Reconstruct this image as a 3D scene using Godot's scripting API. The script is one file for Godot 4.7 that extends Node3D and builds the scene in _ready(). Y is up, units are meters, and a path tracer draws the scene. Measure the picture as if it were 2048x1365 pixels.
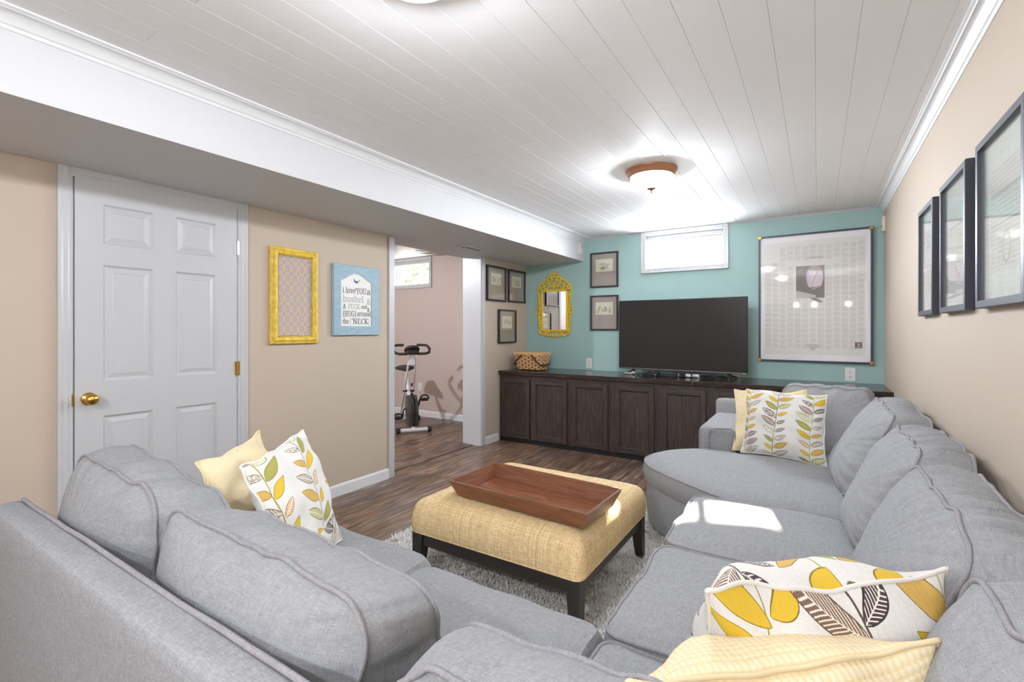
extends Node3D

# Basement family room. x runs right along the far (teal) wall, z towards the camera, y up; metres.
const XL := -3.16      # left (tan) wall face
const XR := 0.492      # right (tan) wall face
const XS := -2.358     # soffit face
const YS := 2.117      # soffit underside
const YC := 2.39       # ceiling
const ZR := 8.6        # wall behind the camera
const XG := -6.6       # far side of the exercise room
const ZG := 4.2
const XW := -3.41      # exercise-room side of the left wall

var M := {}
var taken := {}
var rng := RandomNumberGenerator.new()
var nz := FastNoiseLite.new()
var nz2 := FastNoiseLite.new()


class MB:
	# collects triangles for one mesh; polygons are given counter-clockwise seen from outside
	var v := PackedVector3Array()
	var n := PackedVector3Array()
	var uv := PackedVector2Array()
	var ix := PackedInt32Array()
	var g := Vector3.RIGHT
	var off := Vector2.ZERO

	func tri(a: int, b: int, c: int) -> void:
		ix.append(a)
		ix.append(c)
		ix.append(b)

	func flat_uv(p: Vector3, nm: Vector3) -> Vector2:
		var t := g - nm * g.dot(nm)
		if t.length() < 0.3:
			var alt := Vector3.UP if absf(nm.y) < 0.7 else Vector3.RIGHT
			t = alt - nm * alt.dot(nm)
			if t.length() < 0.3:
				t = Vector3.BACK - nm * nm.z
		t = t.normalized()
		return Vector2(p.dot(t), p.dot(nm.cross(t))) + off

	func poly(ps: Array) -> void:
		var nm: Vector3 = (ps[1] - ps[0]).cross(ps[2] - ps[0])
		if nm.length() < 1e-12 and ps.size() > 3:
			nm = (ps[2] - ps[0]).cross(ps[3] - ps[0])
		nm = nm.normalized()
		var b := v.size()
		for p in ps:
			v.append(p)
			n.append(nm)
			uv.append(flat_uv(p, nm))
		for i in range(1, ps.size() - 1):
			tri(b, b + i, b + i + 1)

	func poly_away(ps: Array, c: Vector3) -> void:
		var nm: Vector3 = (ps[1] - ps[0]).cross(ps[2] - ps[0])
		var mid := Vector3.ZERO
		for p in ps:
			mid += p
		if nm.dot(mid / ps.size() - c) < 0.0:
			ps.reverse()
		poly(ps)

	func box(c: Vector3, s: Vector3, b := 0.003, xf := Transform3D.IDENTITY) -> MB:
		var h := s * 0.5
		b = minf(b, minf(h.x, minf(h.y, h.z)) * 0.9)
		var mid := xf * c
		var at := func(sg: Vector3, axis: int) -> Vector3:
			var q := h - Vector3(b, b, b)
			q[axis] = h[axis]
			return xf * (c + sg * q)
		for a in 3:
			var e := (a + 1) % 3
			var f := (a + 2) % 3
			for sg in [-1.0, 1.0]:
				var ring := []
				for k in [[-1, -1], [1, -1], [1, 1], [-1, 1]]:
					var d := Vector3.ZERO
					d[a] = sg
					d[e] = k[0]
					d[f] = k[1]
					ring.append(at.call(d, a))
				poly_away(ring, mid)
				if b > 0.0:
					for sh in [-1.0, 1.0]:
						var d1 := Vector3.ZERO
						d1[a] = sg
						d1[e] = sh
						d1[f] = -1
						var d2 := d1
						d2[f] = 1
						poly_away([at.call(d1, a), at.call(d2, a), at.call(d2, e), at.call(d1, e)], mid)
		if b > 0.0:
			for k in 8:
				var d := Vector3(1 if k & 1 else -1, 1 if k & 2 else -1, 1 if k & 4 else -1)
				poly_away([at.call(d, 0), at.call(d, 1), at.call(d, 2)], mid)
		return self

	func slab(lo: Vector3, hi: Vector3, b := 0.0) -> MB:
		return box((lo + hi) * 0.5, hi - lo, b)

	func prism(pr: PackedVector2Array, z0: float, z1: float, xf := Transform3D.IDENTITY) -> MB:
		var p := pr.duplicate()
		if Geometry2D.is_polygon_clockwise(p):
			p.reverse()
		var flip := xf.basis.determinant() < 0.0
		var quad := func(ps: Array) -> void:
			if flip:
				ps.reverse()
			poly(ps)
		for i in p.size():
			var a := p[i]
			var c := p[(i + 1) % p.size()]
			quad.call([xf * Vector3(a.x, a.y, z0), xf * Vector3(c.x, c.y, z0), xf * Vector3(c.x, c.y, z1), xf * Vector3(a.x, a.y, z1)])
		var t := Geometry2D.triangulate_polygon(p)
		for k in range(0, t.size(), 3):
			var a := p[t[k]]
			var c := p[t[k + 1]]
			var d := p[t[k + 2]]
			if (c - a).cross(d - a) < 0.0:
				var s := c
				c = d
				d = s
			quad.call([xf * Vector3(a.x, a.y, z1), xf * Vector3(c.x, c.y, z1), xf * Vector3(d.x, d.y, z1)])
			quad.call([xf * Vector3(a.x, a.y, z0), xf * Vector3(d.x, d.y, z0), xf * Vector3(c.x, c.y, z0)])
		return self

	# a smooth sheet of nu x nv points; the side away from «c» is outside
	func grid(P: PackedVector3Array, nu: int, nv: int, cu: bool, cv: bool, c: Vector3, U := PackedVector2Array()) -> void:
		var b := v.size()
		var N := PackedVector3Array()
		N.resize(P.size())
		var qu := nu if cu else nu - 1
		var qv := nv if cv else nv - 1
		var way := 0.0
		for i in qu:
			var i2 := (i + 1) % nu
			for j in qv:
				var j2 := (j + 1) % nv
				var p0 := P[i * nv + j]
				var p1 := P[i2 * nv + j]
				var p2 := P[i2 * nv + j2]
				var p3 := P[i * nv + j2]
				var m := (p2 - p0).cross(p3 - p1)
				way += m.dot((p0 + p2) * 0.5 - c)
				N[i * nv + j] += m
				N[i2 * nv + j] += m
				N[i2 * nv + j2] += m
				N[i * nv + j2] += m
		var sg := 1.0 if way >= 0.0 else -1.0
		for k in P.size():
			v.append(P[k])
			n.append((N[k] * sg).normalized() if N[k].length() > 1e-14 else Vector3.UP)
			uv.append(U[k] if U.size() else Vector2(P[k].x, P[k].z))
		for i in qu:
			var i2 := (i + 1) % nu
			for j in qv:
				var j2 := (j + 1) % nv
				var a0 := b + i * nv + j
				var a1 := b + i2 * nv + j
				var a2 := b + i2 * nv + j2
				var a3 := b + i * nv + j2
				if sg > 0.0:
					tri(a0, a1, a2)
					tri(a0, a2, a3)
				else:
					tri(a0, a2, a1)
					tri(a0, a3, a2)

	func tube(path: Array, r, seg := 8, closed := false) -> MB:
		var m := path.size()
		var P := PackedVector3Array()
		var up := Vector3.UP
		var mid := Vector3.ZERO
		for i in m:
			var a: Vector3 = path[(i - 1 + m) % m] if closed or i > 0 else path[0]
			var c: Vector3 = path[(i + 1) % m] if closed or i < m - 1 else path[m - 1]
			var t: Vector3 = (c - a).normalized()
			if i == 0:
				up = Vector3.UP if absf(t.y) < 0.9 else Vector3.RIGHT
			up = (up - t * up.dot(t)).normalized()
			var s := t.cross(up)
			var rr: float = r[i] if r is Array else r
			for k in seg:
				var w := TAU * k / seg
				P.append(path[i] + (up * cos(w) + s * sin(w)) * rr)
		# outside is away from the spine: take the sign from the first ring
		var probe: Vector3 = path[0]
		var b := v.size()
		grid(P, m, seg, closed, true, probe)
		var nn := n[b]
		if nn.dot(P[0] - path[0]) < 0.0:
			for k in range(b, n.size()):
				n[k] = -n[k]
			var q := ix.size() - (m if closed else m - 1) * seg * 6
			while q < ix.size():
				var s := ix[q + 1]
				ix[q + 1] = ix[q + 2]
				ix[q + 2] = s
				q += 3
		if not closed:
			for e in [0, m - 1]:
				var ring := []
				for k in seg:
					ring.append(P[e * seg + k])
				var inner: Vector3 = path[1] if e == 0 else path[m - 2]
				poly_away(ring, inner)
		return self

	func lathe(pr: PackedVector2Array, seg := 24, xf := Transform3D.IDENTITY) -> MB:
		var P := PackedVector3Array()
		var U := PackedVector2Array()
		var c := Vector3.ZERO
		for p in pr:
			for k in seg:
				var w := TAU * k / seg
				P.append(xf * Vector3(p.x * cos(w), p.y, p.x * sin(w)))
				U.append(Vector2(float(k) / seg, p.y))
			c += xf * Vector3(0, p.y, 0)
		grid(P, pr.size(), seg, false, true, c / pr.size(), U)
		return self

	func mesh() -> ArrayMesh:
		var a := []
		a.resize(Mesh.ARRAY_MAX)
		a[Mesh.ARRAY_VERTEX] = v
		a[Mesh.ARRAY_NORMAL] = n
		a[Mesh.ARRAY_TEX_UV] = uv
		a[Mesh.ARRAY_INDEX] = ix
		var m := ArrayMesh.new()
		m.add_surface_from_arrays(Mesh.PRIMITIVE_TRIANGLES, a)
		return m


func mb(grain := Vector3.RIGHT, shift := Vector2.ZERO) -> MB:
	var b := MB.new()
	b.g = grain
	b.off = shift
	return b


func numbered(called: String) -> String:
	if not taken.has(called):
		taken[called] = 0
		return called
	taken[called] += 1
	return "%s_%03d" % [called, taken[called]]


func obj(called: String, what, mat: Material, parent: Node = self, at := Vector3.ZERO) -> MeshInstance3D:
	var o := MeshInstance3D.new()
	o.name = numbered(called) if parent == self else called
	o.mesh = what if what is Mesh else what.mesh()
	o.material_override = mat
	o.position = at
	parent.add_child(o, true)
	return o


func part(called: String, what, mat: Material, t: Node3D) -> MeshInstance3D:
	return obj(called, what, mat, t, -t.position)      # shape given in room coordinates


func tag(o: Node3D, label: String, category: String, group := "") -> void:
	o.set_meta("label", label)
	o.set_meta("category", category)
	if group:
		o.set_meta("group", group)


func thing(called: String, label: String, category: String, at := Vector3.ZERO, group := "") -> Node3D:
	var o := Node3D.new()
	o.name = numbered(called)
	o.position = at
	add_child(o)
	tag(o, label, category, group)
	return o


func struct(called: String, what, mat: Material, label := "") -> MeshInstance3D:
	var o := obj(called, what, mat)
	o.set_meta("kind", "structure")
	if label:
		o.set_meta("label", label)
	return o


func frame_node(called: String, label := "") -> Node3D:      # a piece of the setting made of parts
	var o := Node3D.new()
	o.name = numbered(called)
	add_child(o)
	o.set_meta("kind", "structure")
	if label:
		o.set_meta("label", label)
	return o


func fl(i: int, j: int, s := 0) -> float:      # hash to 0..1
	var h := (i * 374761393 + j * 668265263 + s * 2147483647) & 0x7fffffff
	h = ((h ^ (h >> 13)) * 1274126177) & 0x7fffffff
	h = h ^ (h >> 16)
	return float(h & 0xffff) / 65535.0


func tex(w: int, h: int, f: Callable) -> ImageTexture:
	var d := PackedByteArray()
	d.resize(w * h * 3)
	var k := 0
	for y in h:
		for x in w:
			var c: Color = f.call(x, y)
			d[k] = clampi(int(c.r * 255.0), 0, 255)
			d[k + 1] = clampi(int(c.g * 255.0), 0, 255)
			d[k + 2] = clampi(int(c.b * 255.0), 0, 255)
			k += 3
	return ImageTexture.create_from_image(Image.create_from_data(w, h, false, Image.FORMAT_RGB8, d))


func bump(w: int, h: int, f: Callable, strength: float) -> ImageTexture:
	var d := PackedByteArray()
	d.resize(w * h)
	for y in h:
		for x in w:
			d[y * w + x] = clampi(int(float(f.call(x, y)) * 255.0), 0, 255)
	var im := Image.create_from_data(w, h, false, Image.FORMAT_L8, d)
	im.convert(Image.FORMAT_RGBA8)
	im.bump_map_to_normal_map(strength)
	return ImageTexture.create_from_image(im)


func mat(c: Color, rough := 0.6, metal := 0.0) -> StandardMaterial3D:
	var m := StandardMaterial3D.new()
	m.albedo_color = c
	m.roughness = rough
	m.metallic = metal
	return m


func c8(r: int, g: int, b: int) -> Color:
	return Color(r / 255.0, g / 255.0, b / 255.0)


func textured(t: Texture2D, rough: float, scale := Vector3.ONE, normal: Texture2D = null, strength := 1.0, triplanar := false) -> StandardMaterial3D:
	var m := mat(Color.WHITE, rough)
	m.albedo_texture = t
	m.uv1_scale = scale
	if normal:
		m.normal_enabled = true
		m.normal_texture = normal
		m.normal_scale = strength
	m.uv1_triplanar = triplanar
	return m


func weave_height(x: int, y: int, cell: int) -> float:
	var cx := x / cell
	var cy := y / cell
	var u := float(x % cell) / cell - 0.5
	var w := float(y % cell) / cell - 0.5
	if (cx + cy) % 2 == 0:
		return 0.75 - 1.6 * w * w - 0.4 * u * u + 0.15 * (fl(cy, cx / 3, 7) - 0.5)
	return 0.62 - 1.6 * u * u - 0.4 * w * w + 0.15 * (fl(cx, cy / 3, 9) - 0.5)


func heather(x: int, y: int, cell: int, lo: Color, hi: Color, streak: float) -> Color:
	var cx := x / cell
	var cy := y / cell
	var k := fl(cy, (cx + int(fl(cy, 3, 1) * 9)) / 6, 2) if (cx + cy) % 2 == 0 else fl(cx, (cy + int(fl(cx, 5, 4) * 9)) / 6, 5)
	var row := fl(cy, 11, 3) if (cx + cy) % 2 == 0 else fl(cx, 13, 6)
	return lo.lerp(hi, clampf(0.5 + (k - 0.5) * 0.9 + (row - 0.5) * streak, 0.0, 1.0))


func leaf(im: Image, b: Vector2, t: Vector2, wd: float, fill: Color, line: Color, kind: int) -> void:
	var d := t - b
	var ln := d.length()
	var ax := d / ln
	var nx := Vector2(-ax.y, ax.x)
	var hw := ln * wd
	var lo := Vector2(minf(b.x, t.x) - hw, minf(b.y, t.y) - hw)
	var hi := Vector2(maxf(b.x, t.x) + hw, maxf(b.y, t.y) + hw)
	var cream := c8(236, 230, 216)
	var W := im.get_width()
	var H := im.get_height()
	for y in range(maxi(0, int(lo.y)), mini(H, int(hi.y) + 1)):
		for x in range(maxi(0, int(lo.x)), mini(W, int(hi.x) + 1)):
			var q := Vector2(x, y) - b
			var s := q.dot(ax) / ln
			if s <= 0.0 or s >= 1.0:
				continue
			var e := q.dot(nx)
			var half := hw * pow(sin(PI * pow(s, 0.85)), 0.8)
			var gap := half - absf(e)
			if gap < 0.0:
				continue
			var c := fill
			var k := s * ln - absf(e) * 1.1
			if kind == 1:      # herringbone veins
				if fposmod(k, 13.0) < 4.5 and gap > 4.0 or absf(e) < 1.6:
					c = cream
			elif kind == 2:    # speckle of small stitches
				if fl(x / 3, y / 3, 21) > 0.5:
					c = cream
			elif kind == 3:    # fine satin stitch
				c = fill.lerp(cream, 0.16 * float(fposmod(k, 5.0) < 2.0))
			if gap < 2.6:
				c = line
			im.set_pixel(x, y, c)


func leaf_print(S: int, seed_at: int, stems: Array, shift: float) -> ImageTexture:
	var im := Image.create_empty(S, S, false, Image.FORMAT_RGB8)
	for y in S:
		for x in S:
			var k := 0.93 + 0.05 * fl(x / 2, y / 3, 31) - 0.03 * float(x % 6 == 0)
			im.set_pixel(x, y, Color(0.905, 0.895, 0.875) * k)
	var gold := c8(205, 165, 78)
	var yellow := c8(214, 176, 40)
	var green := c8(160, 156, 72)
	var pale := c8(186, 190, 138)
	var brown := c8(126, 98, 82)
	var taupe := c8(150, 138, 122)
	var mauve := c8(166, 148, 148)
	var dark := c8(70, 56, 62)
	var peach := c8(208, 160, 104)
	var pal := [[yellow, 3], [taupe, 2], [brown, 1], [gold, 3], [yellow, 3], [dark, 1], [green, 3], [gold, 3], [pale, 2], [green, 1], [peach, 1], [mauve, 3], [dark, 2], [taupe, 1], [green, 3], [yellow, 3]]
	var at := seed_at
	for st in stems:
		var x0: float = st[0] * S
		var x1: float = st[1] * S
		var stem: Color = st[2]
		var big: float = st[3]
		var y := S * -0.04
		var y_end := S * 1.04
		var step: float = S * 0.118 * big
		while y < y_end:
			var q := y / S
			var x := lerpf(x0, x1, q) + S * 0.018 * sin(q * 4.0 + shift)
			for t in 14:
				var yy := y + step * t / 14.0
				var xx := lerpf(x0, x1, yy / S) + S * 0.018 * sin(yy / S * 4.0 + shift)
				im.fill_rect(Rect2i(int(xx) - 2, int(yy), 4 if big < 1.3 else 7, int(step / 14.0) + 2), stem)
			for side in [-1.0, 1.0]:
				var p: Array = pal[at % pal.size()] if st.size() < 5 else pal[st[4][at % st[4].size()]]
				at += 1 + (at * 5 + seed_at) % 3
				var ln: float = S * big * (0.175 + 0.045 * sin(q * 7.0 + side * 1.3 + shift))
				var yb: float = y + step * (0.75 if side > 0.0 else 1.0)
				var tip := Vector2(x + side * ln * 0.84, yb - ln * (0.48 if side > 0.0 else 0.58))
				leaf(im, Vector2(x + side * 3.0, yb), tip, 0.19, p[0], (p[0] as Color).darkened(0.42) if at % 3 else c8(196, 172, 90), p[1])
			y += step
	return ImageTexture.create_from_image(im)


func make_materials() -> void:
	nz.seed = 11
	nz.noise_type = FastNoiseLite.TYPE_SIMPLEX_SMOOTH
	nz.frequency = 1.0
	nz.fractal_type = FastNoiseLite.FRACTAL_NONE
	nz2.seed = 5
	nz2.noise_type = FastNoiseLite.TYPE_SIMPLEX_SMOOTH
	nz2.frequency = 1.0
	nz2.fractal_octaves = 4
	# painted surfaces
	M.white = mat(c8(204, 204, 205), 0.55)
	M.trim = mat(c8(196, 197, 199), 0.35)
	M.bright = mat(c8(230, 231, 232), 0.4)
	M.tan = mat(c8(196, 181, 163), 0.7)
	M.tan_right = M.tan
	M.teal = mat(c8(158, 189, 185), 0.65)
	M.mauve = mat(c8(200, 184, 174), 0.7)
	M.outside = mat(c8(120, 122, 110), 0.9)
	var linen := bump(256, 256, func(x, y): return 0.5 + 0.22 * (fl(x / 2, y / 23, 3) - 0.5) + 0.22 * (fl(x / 19, y / 2, 8) - 0.5) + 0.12 * (fl(x, y, 4) - 0.5), 1.4)
	M.board = mat(c8(246, 246, 247), 0.62)
	M.board.metallic_specular = 0.15
	M.board.normal_enabled = true
	M.board.normal_texture = linen
	M.board.normal_scale = 0.35
	M.board.uv1_triplanar = true
	M.board.uv1_scale = Vector3(5, 5, 5)
	# floor boards: dark strand grain, a few tones
	var grain := func(x: int, y: int, a: float, s: float) -> float:
		return nz.get_noise_3d(x * 0.0045 * a, y * 0.14, s) * 0.5 + nz.get_noise_3d(x * 0.012 * a, y * 0.5, s + 9.0) * 0.35 + nz.get_noise_3d(x * 0.004, y * 0.05, s + 3.0) * 0.3
	var ft := tex(1024, 256, func(x, y):
		var k: float = grain.call(x, y, 1.0, 0.0)
		var c := c8(122, 101, 88).lerp(c8(74, 59, 51), clampf(-k * 2.6, 0.0, 1.0)) if k < 0.0 else c8(122, 101, 88).lerp(c8(176, 150, 130), clampf(k * 2.4, 0.0, 1.0))
		return c)
	var fb := bump(512, 128, func(x, y): return 0.5 + 0.4 * float(grain.call(x * 2, y * 2, 1.0, 0.0)), 0.6)
	M.planks = []
	for k in 6:
		var m := textured(ft, 0.30, Vector3(0.75, 2.6, 1), fb, 0.25)
		m.albedo_color = [c8(255, 255, 255), c8(232, 226, 222), c8(246, 232, 216), c8(214, 210, 208), c8(255, 240, 226), c8(226, 214, 206)][k]
		M.planks.append(m)
	# dark stained cabinets
	var ct := tex(512, 256, func(x, y):
		var k: float = grain.call(x, y, 1.6, 20.0)
		return c8(64, 53, 50).lerp(c8(42, 34, 33) if k < 0.0 else c8(86, 74, 70), clampf(absf(k) * 1.5, 0.0, 1.0)))
	M.cabinet = textured(ct, 0.42, Vector3(1.6, 3.0, 1))
	M.counter = textured(ct, 0.16, Vector3(1.2, 2.4, 1))
	M.counter.albedo_color = c8(214, 206, 206)
	M.black = mat(c8(22, 21, 22), 0.5)
	M.rubber = mat(c8(40, 38, 38), 0.6)
	M.seam = mat(c8(150, 140, 132), 0.6)
	M.dark_wood = mat(c8(50, 45, 43), 0.45)
	# tray: red-brown wood with figured base
	var tt := tex(512, 256, func(x, y):
		var k: float = 0.6 * float(grain.call(x, y, 2.0, 40.0))
		return c8(128, 80, 56).lerp(c8(92, 56, 42) if k < 0.0 else c8(164, 112, 80), clampf(absf(k) * 1.3, 0.0, 1.0)))
	M.tray = textured(tt, 0.3, Vector3(1.3, 3.0, 1))
	M.tray_base = textured(tt, 0.16, Vector3(1.0, 2.0, 1))
	# cloth
	var gt := tex(510, 510, func(x, y): return heather(x, y, 3, c8(134, 135, 137), c8(168, 169, 171), 0.22))
	var gb := bump(510, 510, func(x, y): return weave_height(x, y, 3), 2.0)
	M.grey = textured(gt, 0.9, Vector3(2.9, 2.9, 2.9), gb, 0.5, true)
	M.piping = textured(gt, 0.9, Vector3(2.9, 2.9, 2.9), gb, 0.5, true)
	M.piping.albedo_color = c8(252, 246, 248)
	var ot := tex(512, 512, func(x, y): return heather(x, y, 4, c8(198, 165, 116), c8(246, 222, 174), 0.95))
	var ob := bump(512, 512, func(x, y): return weave_height(x, y, 4), 2.2)
	M.ottoman = textured(ot, 0.85, Vector3(2.4, 2.4, 2.4), ob, 0.6, true)
	var pt := tex(240, 240, func(x, y):
		var a := 1.0 if (x % 12 < 3 or y % 12 < 3) else 0.0
		return c8(238, 224, 190).lerp(c8(222, 198, 150), clampf(a * 0.8 + 0.35 * (fl(x / 6, y / 6, 2) - 0.5), 0.0, 1.0)))
	var pb := bump(240, 240, func(x, y):
		var u := float(x % 12) / 12.0 - 0.5
		var w := float(y % 12) / 12.0 - 0.5
		return 0.9 - 1.8 * (u * u + w * w), 2.5)
	M.waffle = textured(pt, 0.9, Vector3(3, 3, 1), pb, 0.7)
	var brown := c8(96, 74, 72)
	var olive := c8(160, 152, 70)
	var quilt := bump(256, 256, func(x, y): return 0.5 + 0.35 * sin(x * TAU / 8.0) * 0.5 + 0.2 * (fl(x / 2, y / 2, 3) - 0.5), 1.2)
	M.leaf_far = textured(leaf_print(640, 0, [[0.08, 0.06, olive, 1.0], [0.46, 0.42, brown, 1.0], [0.86, 0.84, olive, 1.0]], 0.4), 0.85, Vector3.ONE, quilt, 0.3)
	M.leaf_left = textured(leaf_print(640, 4, [[0.24, 0.34, olive, 1.3], [0.68, 0.86, brown, 1.2]], 1.6), 0.85, Vector3.ONE, quilt, 0.3)
	M.leaf_near = textured(leaf_print(768, 9, [[0.20, 0.15, olive, 1.2, [0, 9, 6, 0, 15]], [0.54, 0.64, brown, 1.3, [5, 2, 11, 12, 5, 10]], [0.94, 0.88, olive, 1.2, [9, 4, 14, 3]]], 2.9), 0.85, Vector3.ONE, quilt, 0.3)
	M.welt_white = mat(c8(226, 222, 214), 0.85)
	M.welt_tan = mat(c8(228, 208, 166), 0.85)
	M.shag = mat(c8(247, 245, 240), 0.95)
	M.shag_dark = mat(c8(240, 238, 232), 0.95)
	# metals, glass, plastics
	M.bronze = mat(c8(178, 128, 94), 0.4, 0.6)
	M.brass = mat(c8(214, 172, 84), 0.22, 1.0)
	M.steel = mat(c8(190, 190, 192), 0.35, 0.9)
	M.glass = mat(Color(1, 1, 1, 0.04), 0.02)
	M.glass.transparency = BaseMaterial3D.TRANSPARENCY_ALPHA
	M.mirror = mat(c8(236, 238, 240), 0.02, 1.0)
	M.plate = mat(c8(228, 226, 222), 0.35)
	M.slot = mat(c8(70, 68, 66), 0.6)
	M.screen = mat(c8(36, 34, 34), 0.24)
	M.bezel = mat(c8(24, 24, 26), 0.3)
	M.silver_edge = mat(c8(120, 116, 114), 0.35, 0.5)
	M.bulb = mat(c8(255, 250, 240), 0.4)
	M.bulb.emission_enabled = true
	M.bulb.emission = c8(255, 248, 238)
	M.bulb.emission_energy_multiplier = 1.6
	M.yellow = mat(c8(236, 198, 52), 0.42)
	var dirty := tex(256, 256, func(x, y):
		var k := nz2.get_noise_3d(x * 0.02, y * 0.02, 4.0)
		return c8(232, 196, 66).lerp(c8(196, 160, 60) if k > 0.0 else c8(240, 210, 90), clampf(absf(k) * 1.6, 0.0, 1.0)))
	M.yellow_frame = textured(dirty, 0.5, Vector3(4, 4, 4), null, 1.0, true)
	var worn := tex(256, 256, func(x, y):
		var k := nz2.get_noise_3d(x * 0.012, y * 0.05, 8.0)
		var c := c8(146, 176, 192).lerp(c8(164, 190, 202), clampf(0.5 + k, 0.0, 1.0))
		return c8(96, 104, 108) if k > 0.56 else c)
	M.blue_frame = textured(worn, 0.55, Vector3(3, 3, 3), null, 1.0, true)
	M.frame_dark = mat(c8(46, 37, 36), 0.35)
	M.frame_black = mat(c8(52, 54, 66), 0.4)
	M.navy = mat(c8(50, 50, 74), 0.4)
	M.gold = mat(c8(176, 134, 60), 0.35, 0.7)
	M.paper = mat(c8(238, 236, 232), 0.7)
	M.wicker = mat(c8(232, 186, 130), 0.55)
	M.wicker_dark = mat(c8(120, 78, 46), 0.6)
	M.leather = mat(c8(84, 50, 40), 0.5)
	M.bike_white = mat(c8(226, 224, 226), 0.3)
	M.bike_grey = mat(c8(70, 70, 70), 0.3)
	M.foam = mat(c8(58, 53, 52), 0.8)
	M.ink = mat(c8(70, 70, 72), 0.7)
	M.ink_light = mat(c8(178, 176, 174), 0.7)
	M.bark = mat(c8(86, 72, 60), 0.9)
	M.foliage = mat(c8(140, 156, 118), 0.7)
	M.foliage.backlight_enabled = true
	M.foliage.backlight = c8(90, 120, 50)
	M.grass = mat(c8(110, 130, 80), 0.9)


func _ready() -> void:
	# ---- camera: level, turned 32.6 degrees left of the room's axis, lens shifted for upright walls
	var cam := Camera3D.new()
	cam.name = "camera"
	cam.projection = Camera3D.PROJECTION_FRUSTUM
	cam.near = 0.05
	cam.far = 200.0
	cam.size = 0.05 * 1365.0 / 955.4
	cam.frustum_offset = Vector2(0, -0.05 * (682.5 - 659.9) / 955.4)
	cam.position = Vector3(0, 1.30, 5.293)
	cam.rotation = Vector3(0, 0.5688, 0)
	add_child(cam)
	cam.current = true
	# ---- sky, sun, exposure
	var env := Environment.new()
	env.background_mode = Environment.BG_SKY
	var sky := Sky.new()
	var sm := ProceduralSkyMaterial.new()
	sm.sky_top_color = c8(206, 220, 240)
	sm.sky_horizon_color = c8(240, 243, 246)
	sm.ground_horizon_color = c8(200, 200, 196)
	sm.ground_bottom_color = c8(150, 150, 144)
	sm.sky_energy_multiplier = 2.6
	sm.ground_energy_multiplier = 1.3
	sky.sky_material = sm
	env.sky = sky
	env.tonemap_mode = Environment.TONE_MAPPER_LINEAR
	env.tonemap_exposure = 2.85
	env.sdfgi_enabled = true
	env.ssao_enabled = true
	env.ssil_enabled = true
	var we := WorldEnvironment.new()
	we.name = "world"
	we.environment = env
	add_child(we)
	var sun := DirectionalLight3D.new()
	sun.name = "sun"
	sun.light_color = c8(255, 244, 226)
	sun.light_energy = 9.0
	sun.light_angular_distance = 0.6
	sun.shadow_enabled = true
	add_child(sun)
	sun.look_at_from_position(Vector3.ZERO, Vector3(0.43, -1.0, 1.92), Vector3.UP)
	rng.seed = 7
	make_materials()
	build_shell()
	build_ceiling()
	build_floor()
	build_windows()
	build_door()
	build_trim()
	build_lamps()
	build_globe_lamp()
	build_eave()
	build_outside()
	build_sofa()
	build_rug()
	build_ottoman()
	build_cabinets()
	build_tv()
	build_back_wall_things()
	build_left_wall_things()
	build_right_wall_things()
	build_small_things()
	build_bike()
	build_pillows()


func build_shell() -> void:
	# left wall with a doorway (z 0.985..2.30) and a closed door (z 3.64..4.467)
	var b := mb()
	for s in [[0.0, 0.985, 0.0, 2.39], [0.985, 2.30, YS + 0.02, 2.39], [2.30, 3.64, 0.0, 2.39], [3.64, 4.467, 2.09, 2.39], [4.467, ZR, 0.0, 2.39]]:
		b.slab(Vector3(XW, s[2], s[0]), Vector3(XL, s[3], s[1]))
	b.slab(Vector3(XW, 0, 3.64), Vector3(XL - 0.07, 2.09, 4.467))
	struct("wall_left", b, M.tan)
	# far wall, teal, with a high window
	b = mb()
	var wx := [-1.615, -0.81]
	b.slab(Vector3(XW, 0, -0.25), Vector3(wx[0], YC, 0))
	b.slab(Vector3(wx[1], 0, -0.25), Vector3(XR + 0.2, YC, 0))
	b.slab(Vector3(wx[0], 0, -0.25), Vector3(wx[1], 1.975, 0))
	b.slab(Vector3(wx[0], 2.345, -0.25), Vector3(wx[1], YC, 0))
	struct("wall_back", b, M.teal)
	struct("wall_right", mb().slab(Vector3(XR, 0, 0), Vector3(XR + 0.2, YC, ZR)), M.tan_right)
	struct("wall_rear", mb().slab(Vector3(XG - 0.2, 0, ZR), Vector3(XR + 0.2, YC, ZR + 0.2)), M.tan)
	# the exercise room beyond the doorway
	b = mb()
	var gx := [-5.64, -4.83]
	b.slab(Vector3(XG - 0.2, 0, -0.25), Vector3(gx[0], YC, 0))
	b.slab(Vector3(gx[1], 0, -0.25), Vector3(XW, YC, 0))
	b.slab(Vector3(gx[0], 0, -0.25), Vector3(gx[1], 1.975, 0))
	b.slab(Vector3(gx[0], 2.345, -0.25), Vector3(gx[1], YC, 0))
	struct("wall_exercise_room_back", b, M.mauve)
	struct("wall_exercise_room_left", mb().slab(Vector3(XG - 0.2, 0, 0), Vector3(XG, YC, ZR)), M.mauve)
	struct("wall_exercise_room_front", mb().slab(Vector3(XG, 0, ZG), Vector3(XW, YC, ZG + 0.15)), M.mauve)
	# soffit along the left wall
	struct("ceiling_soffit", mb().slab(Vector3(XL - 0.0, YS, 0), Vector3(XS, YC, ZR)), M.white)
	struct("ceiling_soffit", mb().slab(Vector3(XW, YS - 0.0, 0.985), Vector3(XL, YS + 0.02, 2.30)), M.white)


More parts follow.
